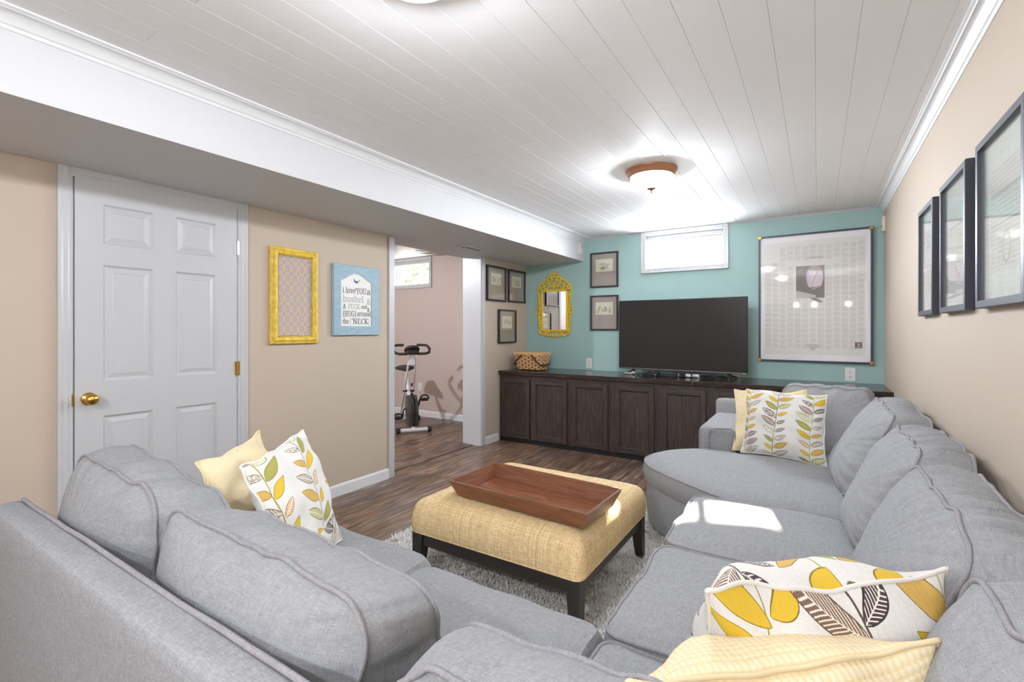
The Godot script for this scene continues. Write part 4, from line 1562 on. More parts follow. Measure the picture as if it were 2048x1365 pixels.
# a picture: four mitred bars, mat board, print, pane. Built facing +z, centred, then turned.
func picture(label: String, group: String, at: Vector3, turn: float, w: float, h: float, bar: float, deep: float, m: Material, art: Array, glass := true) -> Node3D:
	var t := thing("framed_picture", label, "picture", at, group)
	t.rotation.y = turn
	var c := [Vector2(-w / 2, -h / 2), Vector2(w / 2, -h / 2), Vector2(w / 2, h / 2), Vector2(-w / 2, h / 2)]
	for k in 4:
		var a: Vector2 = c[k]
		var e: Vector2 = c[(k + 1) % 4]
		var ai := Vector2(a.x - signf(a.x) * bar, a.y - signf(a.y) * bar)
		var ei := Vector2(e.x - signf(e.x) * bar, e.y - signf(e.y) * bar)
		var d := (e - a).normalized()
		var b := mb(Vector3(d.x, d.y, 0))
		var mid := Vector3((a.x + e.x + ai.x + ei.x) / 4, (a.y + e.y + ai.y + ei.y) / 4, deep / 2)
		var q := func(p: Vector2, z: float) -> Vector3: return Vector3(p.x, p.y, z)
		var la := a.lerp(ai, 0.12)
		var le := e.lerp(ei, 0.12)
		b.poly_away([q.call(a, 0), q.call(e, 0), q.call(e, deep * 0.9), q.call(a, deep * 0.9)], mid)
		b.poly_away([q.call(a, deep * 0.9), q.call(e, deep * 0.9), q.call(le, deep), q.call(la, deep)], mid)
		b.poly_away([q.call(la, deep), q.call(le, deep), q.call(ei, deep), q.call(ai, deep)], mid)
		b.poly_away([q.call(ai, 0), q.call(ei, 0), q.call(ei, deep), q.call(ai, deep)], mid)
		b.poly_away([q.call(a, 0), q.call(e, 0), q.call(ei, 0), q.call(ai, 0)], mid)
		obj("frame_bar", b, m, t)
	for k in art.size():      # [name, material, x0, y0, x1, y1, z]
		var p: Array = art[k]
		var b := mb()
		var z: float = p[6]
		var bb := b.v.size()
		b.poly([Vector3(p[2], p[3], z), Vector3(p[4], p[3], z), Vector3(p[4], p[5], z), Vector3(p[2], p[5], z)])
		b.uv[bb] = Vector2(0, 1)
		b.uv[bb + 1] = Vector2(1, 1)
		b.uv[bb + 2] = Vector2(1, 0)
		b.uv[bb + 3] = Vector2(0, 0)
		b.poly([Vector3(p[2], p[5], z - 0.002), Vector3(p[4], p[5], z - 0.002), Vector3(p[4], p[3], z - 0.002), Vector3(p[2], p[3], z - 0.002)])
		obj(p[0], b, p[1], t)
	if glass:
		obj("pane", mb().box(Vector3(0, 0, deep * 0.62), Vector3(w - bar * 2 + 0.002, h - bar * 2 + 0.002, 0.002), 0), M.glass, t)
	return t


func sketch(sd: int) -> ImageTexture:
	# an old cream print: loose grey strokes of houses and figures
	var im := Image.create_empty(160, 116, false, Image.FORMAT_RGB8)
	for y in 116:
		for x in 160:
			im.set_pixel(x, y, c8(214, 208, 178).darkened(0.06 * fl(x / 3, y / 3, sd)))
	var r := RandomNumberGenerator.new()
	r.seed = sd
	var ink := c8(120, 118, 106)
	for k in 14:
		var x := 10 + r.randi() % 130
		var y := 30 + r.randi() % 50
		var w := 6 + r.randi() % 16
		var h := 8 + r.randi() % 26
		var c := ink.lerp(c8(190, 186, 160), r.randf())
		im.fill_rect(Rect2i(x, y, mini(w, 150 - x), mini(h, 106 - y)), c)
		im.fill_rect(Rect2i(x, y, 1, mini(h, 106 - y)), ink)
	for k in 5:
		im.fill_rect(Rect2i(8, 40 + k * 13 + r.randi() % 6, 144, 1), ink.lerp(c8(200, 196, 170), 0.4))
	return ImageTexture.create_from_image(im)


func build_back_wall_things() -> void:
	var check := tex(64, 64, func(x, y): return c8(92, 78, 74) if (x / 4 + y / 4) % 2 == 0 else c8(186, 172, 160))
	M.check = textured(check, 0.8, Vector3(5.6, 6.8, 1))
	for k in 2:
		var y: float = [2.0, 1.497][k]
		var pm := textured(sketch(31 + k), 0.8)
		picture(["dark framed old print on a checked mat, upper one beside the window", "dark framed old print on a checked mat, lower one just left of the television"][k], "old prints on checked mats",
			Vector3(-2.099, y, 0.004), 0.0, 0.342, 0.41, 0.018, 0.022, M.frame_dark,
			[["mat_board", M.check, -0.154, -0.188, 0.154, 0.188, 0.006], ["print", pm, -0.105, -0.02, 0.105, 0.125, 0.008]])
	# ornate mirror
	var t := thing("wall_mirror", "small mirror in an ornate yellow scrollwork frame on the teal wall", "mirror", Vector3(-2.752, 1.54, 0.0))
	obj("mirror_glass", mb().slab(Vector3(-0.165, -0.245, 0.006), Vector3(0.165, 0.24, 0.012)), M.mirror, t)
	var b := mb()
	for s in [-1, 1]:
		b.slab(Vector3(s * 0.178 - 0.016, -0.262, 0.002), Vector3(s * 0.178 + 0.016, 0.258, 0.024), 0.007)
		b.slab(Vector3(s * 0.168 - 0.005, -0.25, 0.02), Vector3(s * 0.168 + 0.005, 0.246, 0.029), 0.003)
	b.slab(Vector3(-0.194, 0.232, 0.002), Vector3(0.194, 0.262, 0.024), 0.007)
	b.slab(Vector3(-0.194, -0.268, 0.002), Vector3(0.194, -0.238, 0.024), 0.007)
	obj("inner_frame", b, M.yellow, t)
	var scroll := mb()
	var curl := func(x: float, y: float, r: float, a0: float, turns: float, thick: float) -> void:
		for side in [-1.0, 1.0]:
			var path := []
			var rad := []
			var n := 18
			for i in n:
				var u := float(i) / (n - 1)
				var a := a0 + turns * TAU * u
				var rr := r * (1.0 - 0.72 * u)
				path.append(Vector3(side * (x + cos(a) * rr), y + sin(a) * rr, 0.012 + 0.008 * sin(u * PI)))
				rad.append(thick * (0.6 + 0.6 * sin(PI * minf(1.0, u * 1.1 + 0.1))))
			scroll.tube(path, rad, 6)
	# crest: a palmette over pairs of scrolls
	for k in [[0.03, 0.43, 0.03, 1.9, 0.9, 0.009], [0.055, 0.385, 0.038, -0.6, 1.1, 0.010], [0.045, 0.325, 0.042, 2.4, 1.0, 0.010], [0.105, 0.35, 0.036, 0.4, 1.1, 0.010], [0.115, 0.295, 0.036, 2.8, 1.0, 0.009], [0.165, 0.305, 0.034, 0.2, 1.0, 0.010], [0.205, 0.275, 0.03, 0.6, 1.1, 0.009], [0.02, 0.285, 0.026, 1.2, 0.8, 0.008], [0.02, 0.37, 0.022, -1.2, 0.8, 0.007]]:
		curl.call(k[0], k[1], k[2], k[3], k[4], k[5])
	# sides: leaf sprays and a knop; lower corners and base
	for i in 12:
		var y := 0.20 - i * 0.036
		curl.call(0.200 + 0.008 * sin(i * 0.9), y, 0.022, -1.9 if i < 6 else 1.9, 0.55 if i < 6 else -0.55, 0.008)
	for k in [[0.225, 0.03, 0.024, -1.0, 1.0, 0.009], [0.225, -0.025, 0.024, 1.0, -1.0, 0.009], [0.205, 0.0, 0.02, 0.5, 0.8, 0.009], [0.19, -0.278, 0.026, 2.6, -1.0, 0.009], [0.135, -0.29, 0.028, 0.2, -1.0, 0.008], [0.085, -0.295, 0.026, 2.6, -0.9, 0.008], [0.04, -0.30, 0.026, 0.3, -1.0, 0.008], [0.015, -0.305, 0.02, 1.2, -0.7, 0.007]]:
		curl.call(k[0], k[1], k[2], k[3], k[4], k[5])
	for s in [-1.0, 1.0]:
		scroll.tube([Vector3(s * 0.20, 0.26, 0.012), Vector3(s * 0.235, 0.285, 0.014), Vector3(s * 0.225, 0.22, 0.012), Vector3(s * 0.205, 0.12, 0.012), Vector3(s * 0.21, 0.04, 0.014)], [0.012, 0.013, 0.009, 0.008, 0.008], 7)
		scroll.tube([Vector3(s * 0.21, -0.04, 0.012), Vector3(s * 0.202, -0.15, 0.012), Vector3(s * 0.208, -0.25, 0.014), Vector3(s * 0.195, -0.285, 0.012), Vector3(s * 0.1, -0.315, 0.012), Vector3(0, -0.325, 0.014)], [0.008, 0.008, 0.010, 0.010, 0.008, 0.009], 7)
		scroll.tube([Vector3(0, 0.468, 0.014), Vector3(s * 0.045, 0.45, 0.014), Vector3(s * 0.07, 0.41, 0.012), Vector3(s * 0.12, 0.385, 0.012), Vector3(s * 0.165, 0.35, 0.012), Vector3(s * 0.21, 0.315, 0.012), Vector3(s * 0.225, 0.28, 0.012)], [0.012, 0.010, 0.009, 0.009, 0.009, 0.009, 0.011], 7)
	obj("scrollwork", scroll, M.yellow, t)
	build_poster()
	outlet(Vector3(-2.292, 0.90, 0.0), "white wall outlet on the teal wall left of the television")
	outlet(Vector3(0.251, 0.895, 0.0), "white wall outlet on the teal wall below the large poster")
	var o := thing("cable_plate", "white low wall plate behind the right end of the television", "wall plate", Vector3(-0.71, 0.866, 0.0))
	obj("cover_plate", mb().box(Vector3(0, 0, 0.003), Vector3(0.122, 0.076, 0.006), 0.002), M.plate, o)
	obj("jack", mb().box(Vector3(0, 0, 0.008), Vector3(0.03, 0.02, 0.006), 0.002), M.plate, o)
	# woven picnic basket
	t = thing("picnic_basket", "woven tan basket with a wooden lid and dark folded handles", "basket", Vector3(-2.865, 0.821, 0.36))
	var rim := func(k: float, y: float, phase: float, amp: float, n: int) -> Array:
		var path := []
		var w := lerpf(0.31, 0.365, k)
		var d := lerpf(0.21, 0.26, k)
		var ol := outline(w, d, 0.035, n)
		for i in n:
			var p := Vector3(ol[i].x * w / 2, y, ol[i].y * d / 2)
			var s: float = 1.0 + amp * (1.0 if (i / 4) % 2 == int(phase) else -1.0)
			path.append(Vector3(p.x * s, y, p.z * s))
		return path
	for r in 8:
		var k := (r + 0.5) / 8.0
		var y := 0.012 + k * 0.172
		var band: Array = rim.call(k, y, r % 2, 0.014, 96)
		var wb := mb()
		for i in band.size():
			var p: Vector3 = band[i]
			var q: Vector3 = band[(i + 1) % band.size()]
			var m := Vector3(0, 0.0085, 0)
			wb.poly_away([p - m, q - m, q + m, p + m], Vector3(0, y, 0))
		obj("woven_band", wb, M.wicker, t)
	var stakes := mb()
	var lo: Array = rim.call(0.0, 0.004, 0, 0.0, 96)
	var hi: Array = rim.call(1.0, 0.185, 0, 0.0, 96)
	for i in range(0, 96, 4):
		var p: Vector3 = (lo[i + 1] + lo[i + 2]) / 2
		var q: Vector3 = (hi[i + 1] + hi[i + 2]) / 2
		var side: Vector3 = (lo[(i + 3) % 96] - lo[i]).normalized() * 0.008
		stakes.poly_away([p - side, p + side, q + side, q - side], Vector3(0, 0.1, 0))
	var stk := obj("stakes", stakes, M.wicker_dark, t)
	stk.set_meta("kind", "stuff")
	obj("lining", mb().box(Vector3(0, 0.095, 0), Vector3(0.27, 0.17, 0.18), 0.01), M.leather, t)
	var band2 := mb()
	band2.tube(rim.call(1.02, 0.184, 0, 0.0, 96), 0.006, 6, true)
	obj("rim_band", band2, M.wicker, t)
	obj("lid", mb().box(Vector3(0, 0.199, 0), Vector3(0.372, 0.020, 0.268), 0.006), M.wicker, t)
	for s in [-1, 1]:
		obj("handle", mb().tube([Vector3(s * 0.062, 0.186, 0.140), Vector3(s * 0.10, 0.150, 0.146), Vector3(s * 0.145, 0.105, 0.140), Vector3(s * 0.176, 0.072, 0.126), Vector3(s * 0.185, 0.066, 0.05), Vector3(s * 0.176, 0.072, -0.1)], 0.0095, 7), M.leather, t)
		obj("rivet", mb().tube([Vector3(s * 0.062, 0.186, 0.138), Vector3(s * 0.062, 0.186, 0.153)], 0.006, 8), M.steel, t)


func build_poster() -> void:
	var S := 640
	var H := 850
	var im := Image.create_empty(S, H, false, Image.FORMAT_RGB8)
	im.fill(c8(236, 234, 234))
	im.fill_rect(Rect2i(26, 40, S - 52, H - 80), c8(222, 219, 214))
	var line := c8(176, 173, 170)
	for j in 21:
		for i in 13:
			var x := 34 + i * 45
			var y := 70 + j * 35 + (i % 3) * 4
			if y > H - 84 or (i > 3 and i < 8 and y > 175 and y < 420) or (i > 2 and i < 10 and y > 150 and y < 205):
				continue
			if j < 4 and (i == 0 or i == 1 and j < 3):
				continue
			for k in 7:
				for x2 in 34:
					if fl(x + x2, y + k, 3) > 0.25:
						im.set_pixel(x + x2, y + k * 4, line)
						im.set_pixel(x + x2, y + k * 4 + 1, line.lerp(c8(222, 219, 214), 0.4))
	# central picture: quill, pale lilac plume, dark foliage and a stone edge
	for y in 216:
		for x in 166:
			var u := x / 166.0
			var w := y / 216.0
			var c := c8(112, 98, 92).lerp(c8(92, 82, 80), w)
			var d := Vector2((u - 0.66) * 1.35, w - 0.36).length()
			if d < 0.40:
				c = c8(206, 190, 208).lerp(c8(226, 216, 220), 1.0 - d / 0.40)
			if w < 0.12 + 0.06 * u:
				c = c.lerp(c8(150, 146, 132), 0.6)
			if w > 0.60 + 0.25 * (1.0 - u) * u and u > 0.2 and u < 0.78 + 0.1 * w and fl(x / 4, y / 4, 5) > 0.25:
				c = c8(74, 72, 74)
			if w > 0.76 + 0.22 * u and u < 0.7:
				c = c8(182, 174, 168)
			if absf((u - 0.52) - (0.66 - w) * 0.5) < 0.018 and w < 0.66:
				c = c8(176, 152, 122)
			im.set_pixel(222 + x, 212 + y, c)
	for y in 60:
		im.fill_rect(Rect2i(300 + y, 428 + y / 2, 40 - y / 3, 2), c8(118, 110, 108))
	# title in a running hand
	var px := 250
	for k in 130:
		var y := 158 + int(6.0 * sin(k * 0.33) * (1.6 if k > 40 and k < 55 else 1.0)) + (0 if k > 36 else -14)
		im.fill_rect(Rect2i(px + k, y, 2, 3 if k > 36 else 1), c8(120, 116, 116))
	for k in 46:
		im.fill_rect(Rect2i(276 + k, H - 110, 90 - 2 * k if k < 45 else 1, 1), line)
		var y := H - 110 + k
		im.fill_rect(Rect2i(274 + k, y, maxi(2, 92 - 2 * k), 1), line if k % 3 else c8(214, 210, 206))
	im.fill_rect(Rect2i(556, H - 128, 38, 38), c8(82, 62, 60))
	im.fill_rect(Rect2i(570, H - 120, 10, 14), c8(214, 160, 140))
	im.fill_rect(Rect2i(562, H - 100, 26, 3), c8(222, 214, 208))
	var pm := textured(ImageTexture.create_from_image(im), 0.6)
	var w := 0.90
	var h := 1.215
	var t := picture("large poster of small text blocks, thin navy frame with gold corners", "", Vector3(-0.037, 1.602, 0.014), -0.0235, w, h, 0.016, 0.022, M.navy,
		[["poster_sheet", pm, -w / 2 + 0.014, -h / 2 + 0.014, w / 2 - 0.014, h / 2 - 0.014, 0.006]])
	t.rotation.x = 0.007
	for s in [[-1, -1], [1, -1], [1, 1], [-1, 1]]:
		obj("corner_cap", mb().box(Vector3(s[0] * (w / 2 - 0.010), s[1] * (h / 2 - 0.010), 0.012), Vector3(0.032, 0.032, 0.027), 0.004), M.gold, t)


# ---------- things on the left wall (they face +x)
func build_left_wall_things() -> void:
	var turn := PI / 2
	# three small pictures near the corner
	var spots := [[1.835, 0.706, 0.392, 0.405, "thin dark framed old print with a cream picture, nearest the doorway jamb"], [1.835, 0.262, 0.386, 0.398, "thin dark framed old print with a cream picture, next to the teal corner"], [1.340, 0.475, 0.382, 0.402, "thin dark framed old print hung alone below the other two in the corner"]]
	var linen := mat(c8(150, 140, 126), 0.75)
	for k in 3:
		var s: Array = spots[k]
		picture(s[4], "old prints by the doorway", Vector3(XL + 0.003, s[0], s[1]), turn, s[2], s[3], 0.019, 0.024, M.frame_dark,
			[["mat_board", linen, -0.18, -0.19, 0.18, 0.19, 0.006], ["print", textured(sketch(61 + k), 0.8), -0.105, -0.015 if k < 2 else -0.02, 0.105, 0.122, 0.008]])
	# yellow frame with a beaded border round patterned cloth
	var cloth := tex(360, 720, func(x, y):
		var u: float = x / 72.0
		var w: float = y / 90.0
		var su: float = absf(fposmod(u, 1.0) - 0.5) * 2.0
		var wave: float = 0.5 + 0.42 * sin(w * TAU)
		var d1: float = absf(su - wave)
		var d2: float = absf((1.0 - su) - wave * 0.6 - 0.15)
		var base := c8(198, 186, 182).lerp(c8(190, 176, 176), fl(x / 3, y / 3, 6))
		if d1 < 0.085:
			return c8(222, 184, 96)
		if d2 < 0.07:
			return c8(150, 140, 158)
		if Vector2(su - 0.02, fposmod(w + 0.25, 0.5) * 2.0 - 0.5).length() < 0.24:
			return c8(168, 170, 172)
		return base)
	var t := thing("framed_textile", "tall patterned textile in a wide yellow frame with a beaded inner border", "wall art", Vector3(XL + 0.002, 1.5375, 3.251))
	t.rotation.y = turn
	var w := 0.372
	var h := 0.676
	var pr := PackedVector2Array([Vector2(0, 0), Vector2(0.0, 0.016), Vector2(0.006, 0.022), Vector2(0.016, 0.023), Vector2(0.021, 0.030), Vector2(0.030, 0.033), Vector2(0.044, 0.030), Vector2(0.052, 0.022), Vector2(0.054, 0.012), Vector2(0.054, 0)])
	for k in 4:
		var ln := w if k % 2 == 0 else h
		var off := h / 2 if k % 2 == 0 else w / 2
		var q := Basis(Vector3.BACK, k * PI / 2)
		var bar := mb(q * Vector3.RIGHT)
		for i in pr.size() - 1:
			var a := pr[i]
			var e := pr[i + 1]
			bar.poly_away([q * Vector3(-ln / 2 + a.x, -off + a.x, a.y), q * Vector3(ln / 2 - a.x, -off + a.x, a.y), q * Vector3(ln / 2 - e.x, -off + e.x, e.y), q * Vector3(-ln / 2 + e.x, -off + e.x, e.y)], q * Vector3(0, -off + 0.027, 0.008))
		obj("frame_bar", bar, M.yellow_frame, t)
	var sheet := mb()
	sheet.poly([Vector3(-w / 2 + 0.05, -h / 2 + 0.05, 0.010), Vector3(w / 2 - 0.05, -h / 2 + 0.05, 0.010), Vector3(w / 2 - 0.05, h / 2 - 0.05, 0.010), Vector3(-w / 2 + 0.05, h / 2 - 0.05, 0.010)])
	sheet.uv = PackedVector2Array([Vector2(0, 1), Vector2(1, 1), Vector2(1, 0), Vector2(0, 0)])
	obj("textile", sheet, textured(cloth, 0.85), t)
	var bead := SphereMesh.new()
	bead.radius = 0.0048
	bead.height = 0.0096
	bead.radial_segments = 8
	bead.rings = 4
	var st := SurfaceTool.new()
	var iw := w / 2 - 0.060
	var ih := h / 2 - 0.060
	var nx := 22
	var ny := 48
	for i in nx + 1:
		for s in [-1, 1]:
			st.append_from(bead, 0, Transform3D(Basis.IDENTITY, Vector3(lerpf(-iw, iw, float(i) / nx), s * ih, 0.013)))
	for i in range(1, ny):
		for s in [-1, 1]:
			st.append_from(bead, 0, Transform3D(Basis.IDENTITY, Vector3(s * iw, lerpf(-ih, ih, float(i) / ny), 0.013)))
	var bd := obj("bead_border", st.commit(), mat(c8(226, 216, 200), 0.25, 0.6), t)
	bd.set_meta("kind", "stuff")
	# blue painted sign with an arched panel
	t = thing("painted_sign", "pale blue distressed wooden sign with white arched panel of lettering", "sign", Vector3(XL + 0.002, 1.534, 2.708))
	t.rotation.y = turn
	w = 0.452
	h = 0.552
	var hole := PackedVector2Array([Vector2(-0.16, -0.205), Vector2(0.143, -0.205)])
	for i in 19:
		var u := 1.0 - i / 18.0
		var x := lerpf(-0.16, 0.143, u)
		var bell := sin(PI * u)
		hole.append(Vector2(x, 0.155 + 0.062 * pow(bell, 1.4)))
	var rim := PackedVector2Array([Vector2(-w / 2, -h / 2), Vector2(w / 2, -h / 2), Vector2(w / 2, h / 2), Vector2(-w / 2, h / 2)])
	var fr := mb(Vector3.UP)
	# frame as four fields round the arched opening
	fr.prism(PackedVector2Array([Vector2(-w / 2, -h / 2), Vector2(w / 2, -h / 2), Vector2(w / 2, -0.205), Vector2(-w / 2, -0.205)]), 0.0, 0.024)
	fr.prism(PackedVector2Array([Vector2(-w / 2, -0.205), Vector2(-0.16, -0.205), Vector2(-0.16, 0.155), Vector2(-w / 2, 0.155)]), 0.0, 0.024)
	fr.prism(PackedVector2Array([Vector2(0.143, -0.205), Vector2(w / 2, -0.205), Vector2(w / 2, 0.155), Vector2(0.143, 0.155)]), 0.0, 0.024)
	var cap := PackedVector2Array([Vector2(w / 2, 0.155), Vector2(w / 2, h / 2), Vector2(-w / 2, h / 2), Vector2(-w / 2, 0.155)])
	for i in range(hole.size() - 1, 1, -1):
		cap.append(hole[i])
	fr.prism(cap, 0.0, 0.024)
	obj("board", fr, M.blue_frame, t)
	obj("edge", mb().box(Vector3(0, 0, 0.008), Vector3(w + 0.012, h + 0.012, 0.016), 0.007), M.blue_frame, t)
	var pn := mb().prism(hole, 0.0, 0.018)
	obj("panel", pn, mat(c8(238, 236, 232), 0.6), t)
	var serif := SystemFont.new()
	serif.font_names = PackedStringArray(["Droid Serif"])
	var sans := SystemFont.new()
	sans.font_names = PackedStringArray(["Droid Sans"])
	for q in [["i love", -0.142, 0.060, 0.062, 0, 0.80], ["'YOU", -0.022, 0.058, 0.066, 0, 0.74], ["a", 0.095, 0.058, 0.070, 0, 1.0], ["bushel", -0.142, -0.010, 0.070, 1, 0.92], ["&", 0.098, -0.026, 0.074, 1, 0.7], ["A", -0.142, -0.066, 0.056, 0, 0.8], ["PECK", -0.090, -0.066, 0.058, 1, 0.78], ["and", 0.038, -0.060, 0.042, 0, 0.8], ["a", 0.098, -0.082, 0.060, 0, 0.8], ["{HUG}", -0.144, -0.126, 0.062, 0, 0.70], ["around", -0.004, -0.122, 0.056, 0, 0.72], ["the", -0.142, -0.184, 0.054, 0, 0.72], ["{", -0.075, -0.186, 0.060, 1, 0.6], ["'NECK", -0.058, -0.186, 0.064, 0, 0.90], ["}", 0.112, -0.186, 0.060, 1, 0.6]]:
		var tm := TextMesh.new()
		tm.text = q[0]
		tm.font = serif
		tm.font_size = 64
		tm.pixel_size = float(q[3]) / 64.0 * 1.0
		tm.depth = 0.0012
		tm.horizontal_alignment = HORIZONTAL_ALIGNMENT_LEFT
		tm.vertical_alignment = VERTICAL_ALIGNMENT_BOTTOM
		var o := obj("lettering", tm, M.ink if q[4] == 0 else M.ink_light, t, Vector3(q[1], float(q[2]) - float(q[3]) * 0.30, 0.0186))
		o.scale = Vector3(q[5], 1, 1)
	var bird := mb()
	bird.prism(PackedVector2Array([Vector2(-0.034, 0.168), Vector2(-0.030, 0.150), Vector2(-0.018, 0.142), Vector2(0.0, 0.141), Vector2(0.008, 0.150), Vector2(0.004, 0.160), Vector2(-0.012, 0.158), Vector2(-0.022, 0.162), Vector2(-0.028, 0.176)]), 0.018, 0.0195)
	obj("bird_motif", bird, mat(c8(74, 106, 168), 0.7), t)
	obj("leaf_motif", mb().prism(PackedVector2Array([Vector2(0.012, 0.144), Vector2(0.026, 0.166), Vector2(0.020, 0.174), Vector2(0.010, 0.168)]), 0.018, 0.0195), mat(c8(206, 196, 70), 0.7), t)


# ---------- three deep frames on the right wall (they face -x)
func build_right_wall_things() -> void:
	var page := tex(256, 320, func(x, y):
		var c := c8(214, 220, 212).lerp(c8(200, 206, 196), fl(x / 6, y / 6, 4))
		if x > 40 and x < 216 and y > 60 and y < 262:
			c = c8(206, 206, 194)
			if y % 9 < 3 and fl(x / 2, y / 9, 5) > 0.3 and (x / 52) % 4 != 5:
				c = c8(168, 170, 160)
			if y > 110 and y < 116 or y > 170 and y < 174:
				c = c8(150, 150, 142)
			if Vector2((x - 130) / 1.0, (y - 220) / 1.3).length() < 24.0 and Vector2((x - 130) / 1.0, (y - 220) / 1.3).length() > 19.0:
				c = c8(150, 152, 144)
		return c)
	var pm := textured(page, 0.7)
	var names := ["deep dark framed old page on the right wall, farthest of the three", "deep dark framed old page on the right wall, middle of the three", "deep dark framed old page on the right wall, nearest of the three"]
	var zs := [[1.895, 2.278], [2.44, 2.885], [3.02, 3.49]]
	for k in 3:
		var w: float = zs[k][1] - zs[k][0]
		var h := 0.565
		picture(names[k], "old pages in deep frames", Vector3(XR - 0.002, 1.655, (zs[k][0] + zs[k][1]) / 2), -PI / 2, w, h, 0.026, 0.027, M.frame_black,
			[["page", pm, -w / 2 + 0.02, -h / 2 + 0.02, w / 2 - 0.02, h / 2 - 0.02, 0.006]])


func build_small_things() -> void:
	var t := thing("thermostat", "small white thermostat box on the end of the soffit face", "thermostat", Vector3(XS, 2.258, 0.118))
	t.rotation.y = PI / 2
	obj("plate", mb().box(Vector3(0, 0, 0.004), Vector3(0.10, 0.13, 0.008), 0.003), M.plate, t)
	obj("housing", mb().box(Vector3(0.008, 0, 0.013), Vector3(0.07, 0.10, 0.012), 0.004), M.plate, t)
	obj("display", mb().box(Vector3(0.012, 0.018, 0.0195), Vector3(0.030, 0.010, 0.002), 0.0005), M.slot, t)
	t = thing("door_chime", "small cream sensor box on the right wall in the far corner", "sensor", Vector3(XR, 2.21, 0.10))
	t.rotation.y = -PI / 2
	obj("housing", mb().box(Vector3(0, 0, 0.012), Vector3(0.07, 0.13, 0.024), 0.004), mat(c8(224, 214, 194), 0.5), t)
	obj("lens", mb().box(Vector3(0, -0.015, 0.0245), Vector3(0.02, 0.02, 0.003), 0.001), M.slot, t)
	# register in the soffit underside
	t = thing("air_vent", "white slotted air register in the soffit underside by the doorway", "vent", Vector3(-2.925, YS, 1.47))
	obj("cover_plate", mb().box(Vector3(0, -0.003, 0), Vector3(0.15, 0.006, 0.32), 0.002), M.trim, t)
	obj("slot", mb().box(Vector3(0.0, -0.0065, 0), Vector3(0.06, 0.002, 0.25), 0), M.slot, t)
	for k in 5:
		obj("louver", mb().box(Vector3(-0.026 + k * 0.013, -0.009, 0), Vector3(0.010, 0.0015, 0.25), 0, Transform3D(Basis(Vector3.BACK, 0.6), Vector3(0, 0, 0))), M.trim, t)
	t = thing("ceiling_register", "round white air register in the exercise room ceiling", "vent", Vector3(-4.60, YC, 0.34))
	for k in 3:
		var r := 0.13 - k * 0.04
		obj("ring", mb().lathe(PackedVector2Array([Vector2(r - 0.03, -0.016 - k * 0.004), Vector2(r - 0.008, -0.012 - k * 0.004), Vector2(r, -0.004 - k * 0.004), Vector2(r, 0.0)]), 32), M.trim if k != 1 else M.steel, t)
	outlet(Vector3(-5.02, 0.44, 0.0), "white wall outlet on the mauve wall behind the exercise bike")
	var path := []
	for i in 16:
		var u := i / 15.0
		path.append(Vector3(-5.02 - 0.15 * u + 0.05 * sin(u * 5), 0.42 - 0.41 * pow(u, 0.7), 0.03 + 0.1 * u))
	tag(obj("cord", mb().tube(path, 0.004, 6), M.plate), "thin white cord hanging from the outlet behind the exercise bike", "cord")


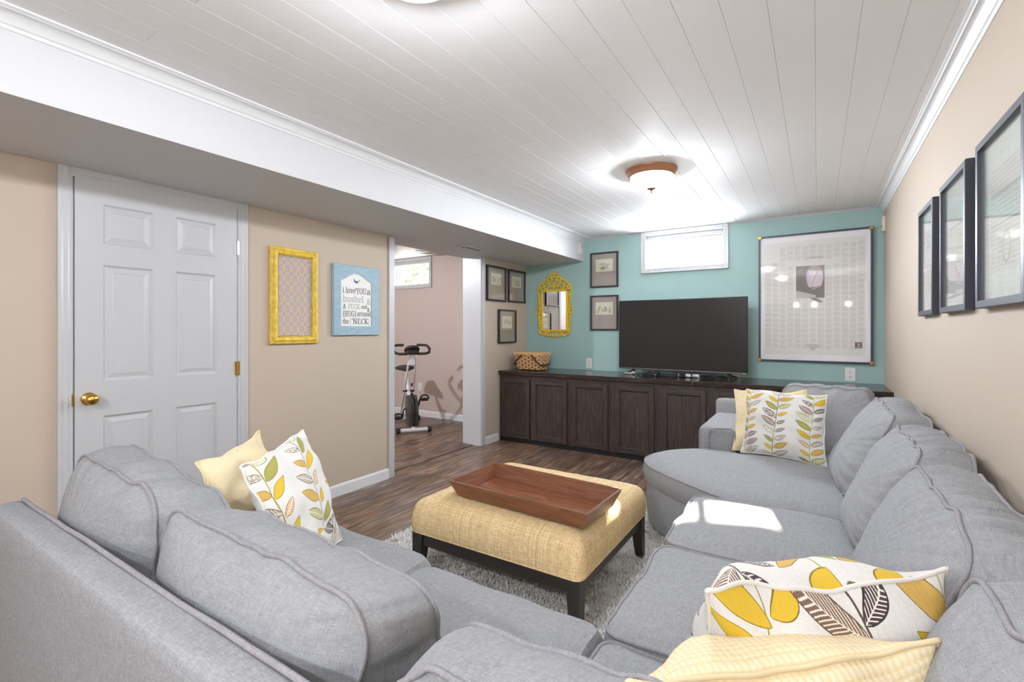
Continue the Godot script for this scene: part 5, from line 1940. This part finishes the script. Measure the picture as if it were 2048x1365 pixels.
# ---------- folding exercise bike; built along its own axis: x forward, y up, z to its left
func build_bike() -> void:
	var t := thing("exercise_bike", "white folding exercise bike with black seat and handlebar beyond the doorway", "exercise bike", Vector3(-4.60, 0.007, 0.665))
	t.rotation.y = -atan2(0.585, 0.811)
	for s in [[0.42, 0.205], [-0.42, 0.22]]:
		obj("stabilizer", mb().tube([Vector3(s[0], 0.035, -s[1] + 0.03), Vector3(s[0], 0.035, s[1] - 0.03)], 0.026, 14), M.bike_white, t)
		for e in [-1, 1]:
			obj("end_cap", mb().tube([Vector3(s[0], 0.035, e * (s[1] - 0.035)), Vector3(s[0], 0.035, e * (s[1] + 0.012))], 0.034, 14), M.rubber, t)
	# seat frame: front foot up and back to the seat
	obj("seat_frame", mb().tube([Vector3(0.41, 0.05, 0), Vector3(0.26, 0.20, 0), Vector3(0.02, 0.47, 0), Vector3(-0.14, 0.64, 0)], [0.024, 0.027, 0.027, 0.027], 12), M.bike_white, t)
	obj("seat_post", mb().tube([Vector3(-0.13, 0.63, 0), Vector3(-0.20, 0.735, 0)], 0.019, 10), M.steel, t)
	# handlebar frame: two slim rods from the rear foot up to the console
	for e in [-1, 1]:
		obj("handlebar_rod", mb().tube([Vector3(-0.41, 0.05, e * 0.045), Vector3(-0.2, 0.27, e * 0.05), Vector3(0.06, 0.53, e * 0.055), Vector3(0.22, 0.76, e * 0.05), Vector3(0.27, 0.93, e * 0.035)], 0.0135, 10), M.bike_white, t)
	obj("pivot", mb().tube([Vector3(0.02, 0.48, -0.075), Vector3(0.02, 0.48, 0.075)], 0.014, 10), M.black, t)
	obj("neck_plate", mb().box(Vector3(0.27, 0.90, 0), Vector3(0.03, 0.13, 0.085), 0.008), M.bike_white, t)
	# saddle
	var sp := PackedVector3Array()
	for i in 15:
		var u := i / 14.0
		var half := lerpf(0.145, 0.035, smoothstep(0.15, 0.85, u)) * sqrt(maxf(0.05, 1.0 - pow(absf(u - 0.5) * 2.0, 6)))
		for j in 16:
			var a := TAU * j / 16.0
			sp.append(Vector3(-0.36 + u * 0.30, 0.765 + 0.036 * sin(a) - 0.01 * u, cos(a) * half))
	var sb := mb()
	sb.grid(sp, 15, 16, false, true, Vector3(-0.21, 0.765, 0))
	obj("saddle", sb, M.foam, t)
	# console and handlebar loops
	var cs := mb()
	cs.box(Vector3(0.30, 1.01, 0), Vector3(0.09, 0.07, 0.16), 0.02, Transform3D.IDENTITY)
	cs.lathe(PackedVector2Array([Vector2(0, -0.02), Vector2(0.09, -0.02), Vector2(0.1, 0.0), Vector2(0.09, 0.02), Vector2(0, 0.02)]), 22, Transform3D(Basis(Vector3.BACK, 0.5), Vector3(0.27, 1.035, 0)))
	obj("console", cs, M.rubber, t)
	for e in [-1, 1]:
		obj("handlebar", mb().tube([Vector3(0.30, 0.985, e * 0.06), Vector3(0.31, 0.985, e * 0.16), Vector3(0.30, 1.0, e * 0.215), Vector3(0.24, 1.045, e * 0.235), Vector3(0.16, 1.085, e * 0.215), Vector3(0.14, 1.092, e * 0.16), Vector3(0.14, 1.092, e * 0.085)], 0.017, 10), M.foam, t)
	# flywheel housing
	var hp := PackedVector2Array([Vector2(0.20, 0.075), Vector2(0.40, 0.075), Vector2(0.405, 0.24), Vector2(0.39, 0.34), Vector2(0.34, 0.41), Vector2(0.26, 0.455), Vector2(0.16, 0.44), Vector2(0.12, 0.38), Vector2(0.14, 0.22)])
	obj("flywheel_housing", mb().prism(hp, -0.062, 0.062), M.bike_grey, t)
	obj("housing_rim", mb().tube([Vector3(0.41, 0.08, 0), Vector3(0.412, 0.24, 0), Vector3(0.396, 0.345, 0), Vector3(0.344, 0.418, 0), Vector3(0.26, 0.463, 0)], 0.02, 8), M.black, t)
	var crank := Vector3(0.20, 0.27, 0)
	obj("crank", mb().tube([crank + Vector3(0.05, 0.12, -0.105), crank + Vector3(0, 0, -0.09), crank + Vector3(0, 0, 0.09), crank + Vector3(-0.05, -0.12, 0.105)], 0.012, 8), M.black, t)
	for e in [-1, 1]:
		var pc := crank + Vector3(-0.05 * e, -0.12 * e, 0.16 * e)
		var pd := mb()
		pd.box(pc, Vector3(0.10, 0.035, 0.10), 0.012)
		var loop := []
		for i in 12:
			var a := PI * i / 11.0
			loop.append(pc + Vector3(0.035, 0.01 + 0.05 * sin(a), 0.055 * cos(a)))
		pd.tube(loop, 0.011, 6)
		obj("pedal", pd, M.black, t)
	obj("tension_knob", mb().tube([Vector3(-0.06, 0.55, -0.045), Vector3(-0.06, 0.55, -0.075)], 0.022, 10), M.black, t)
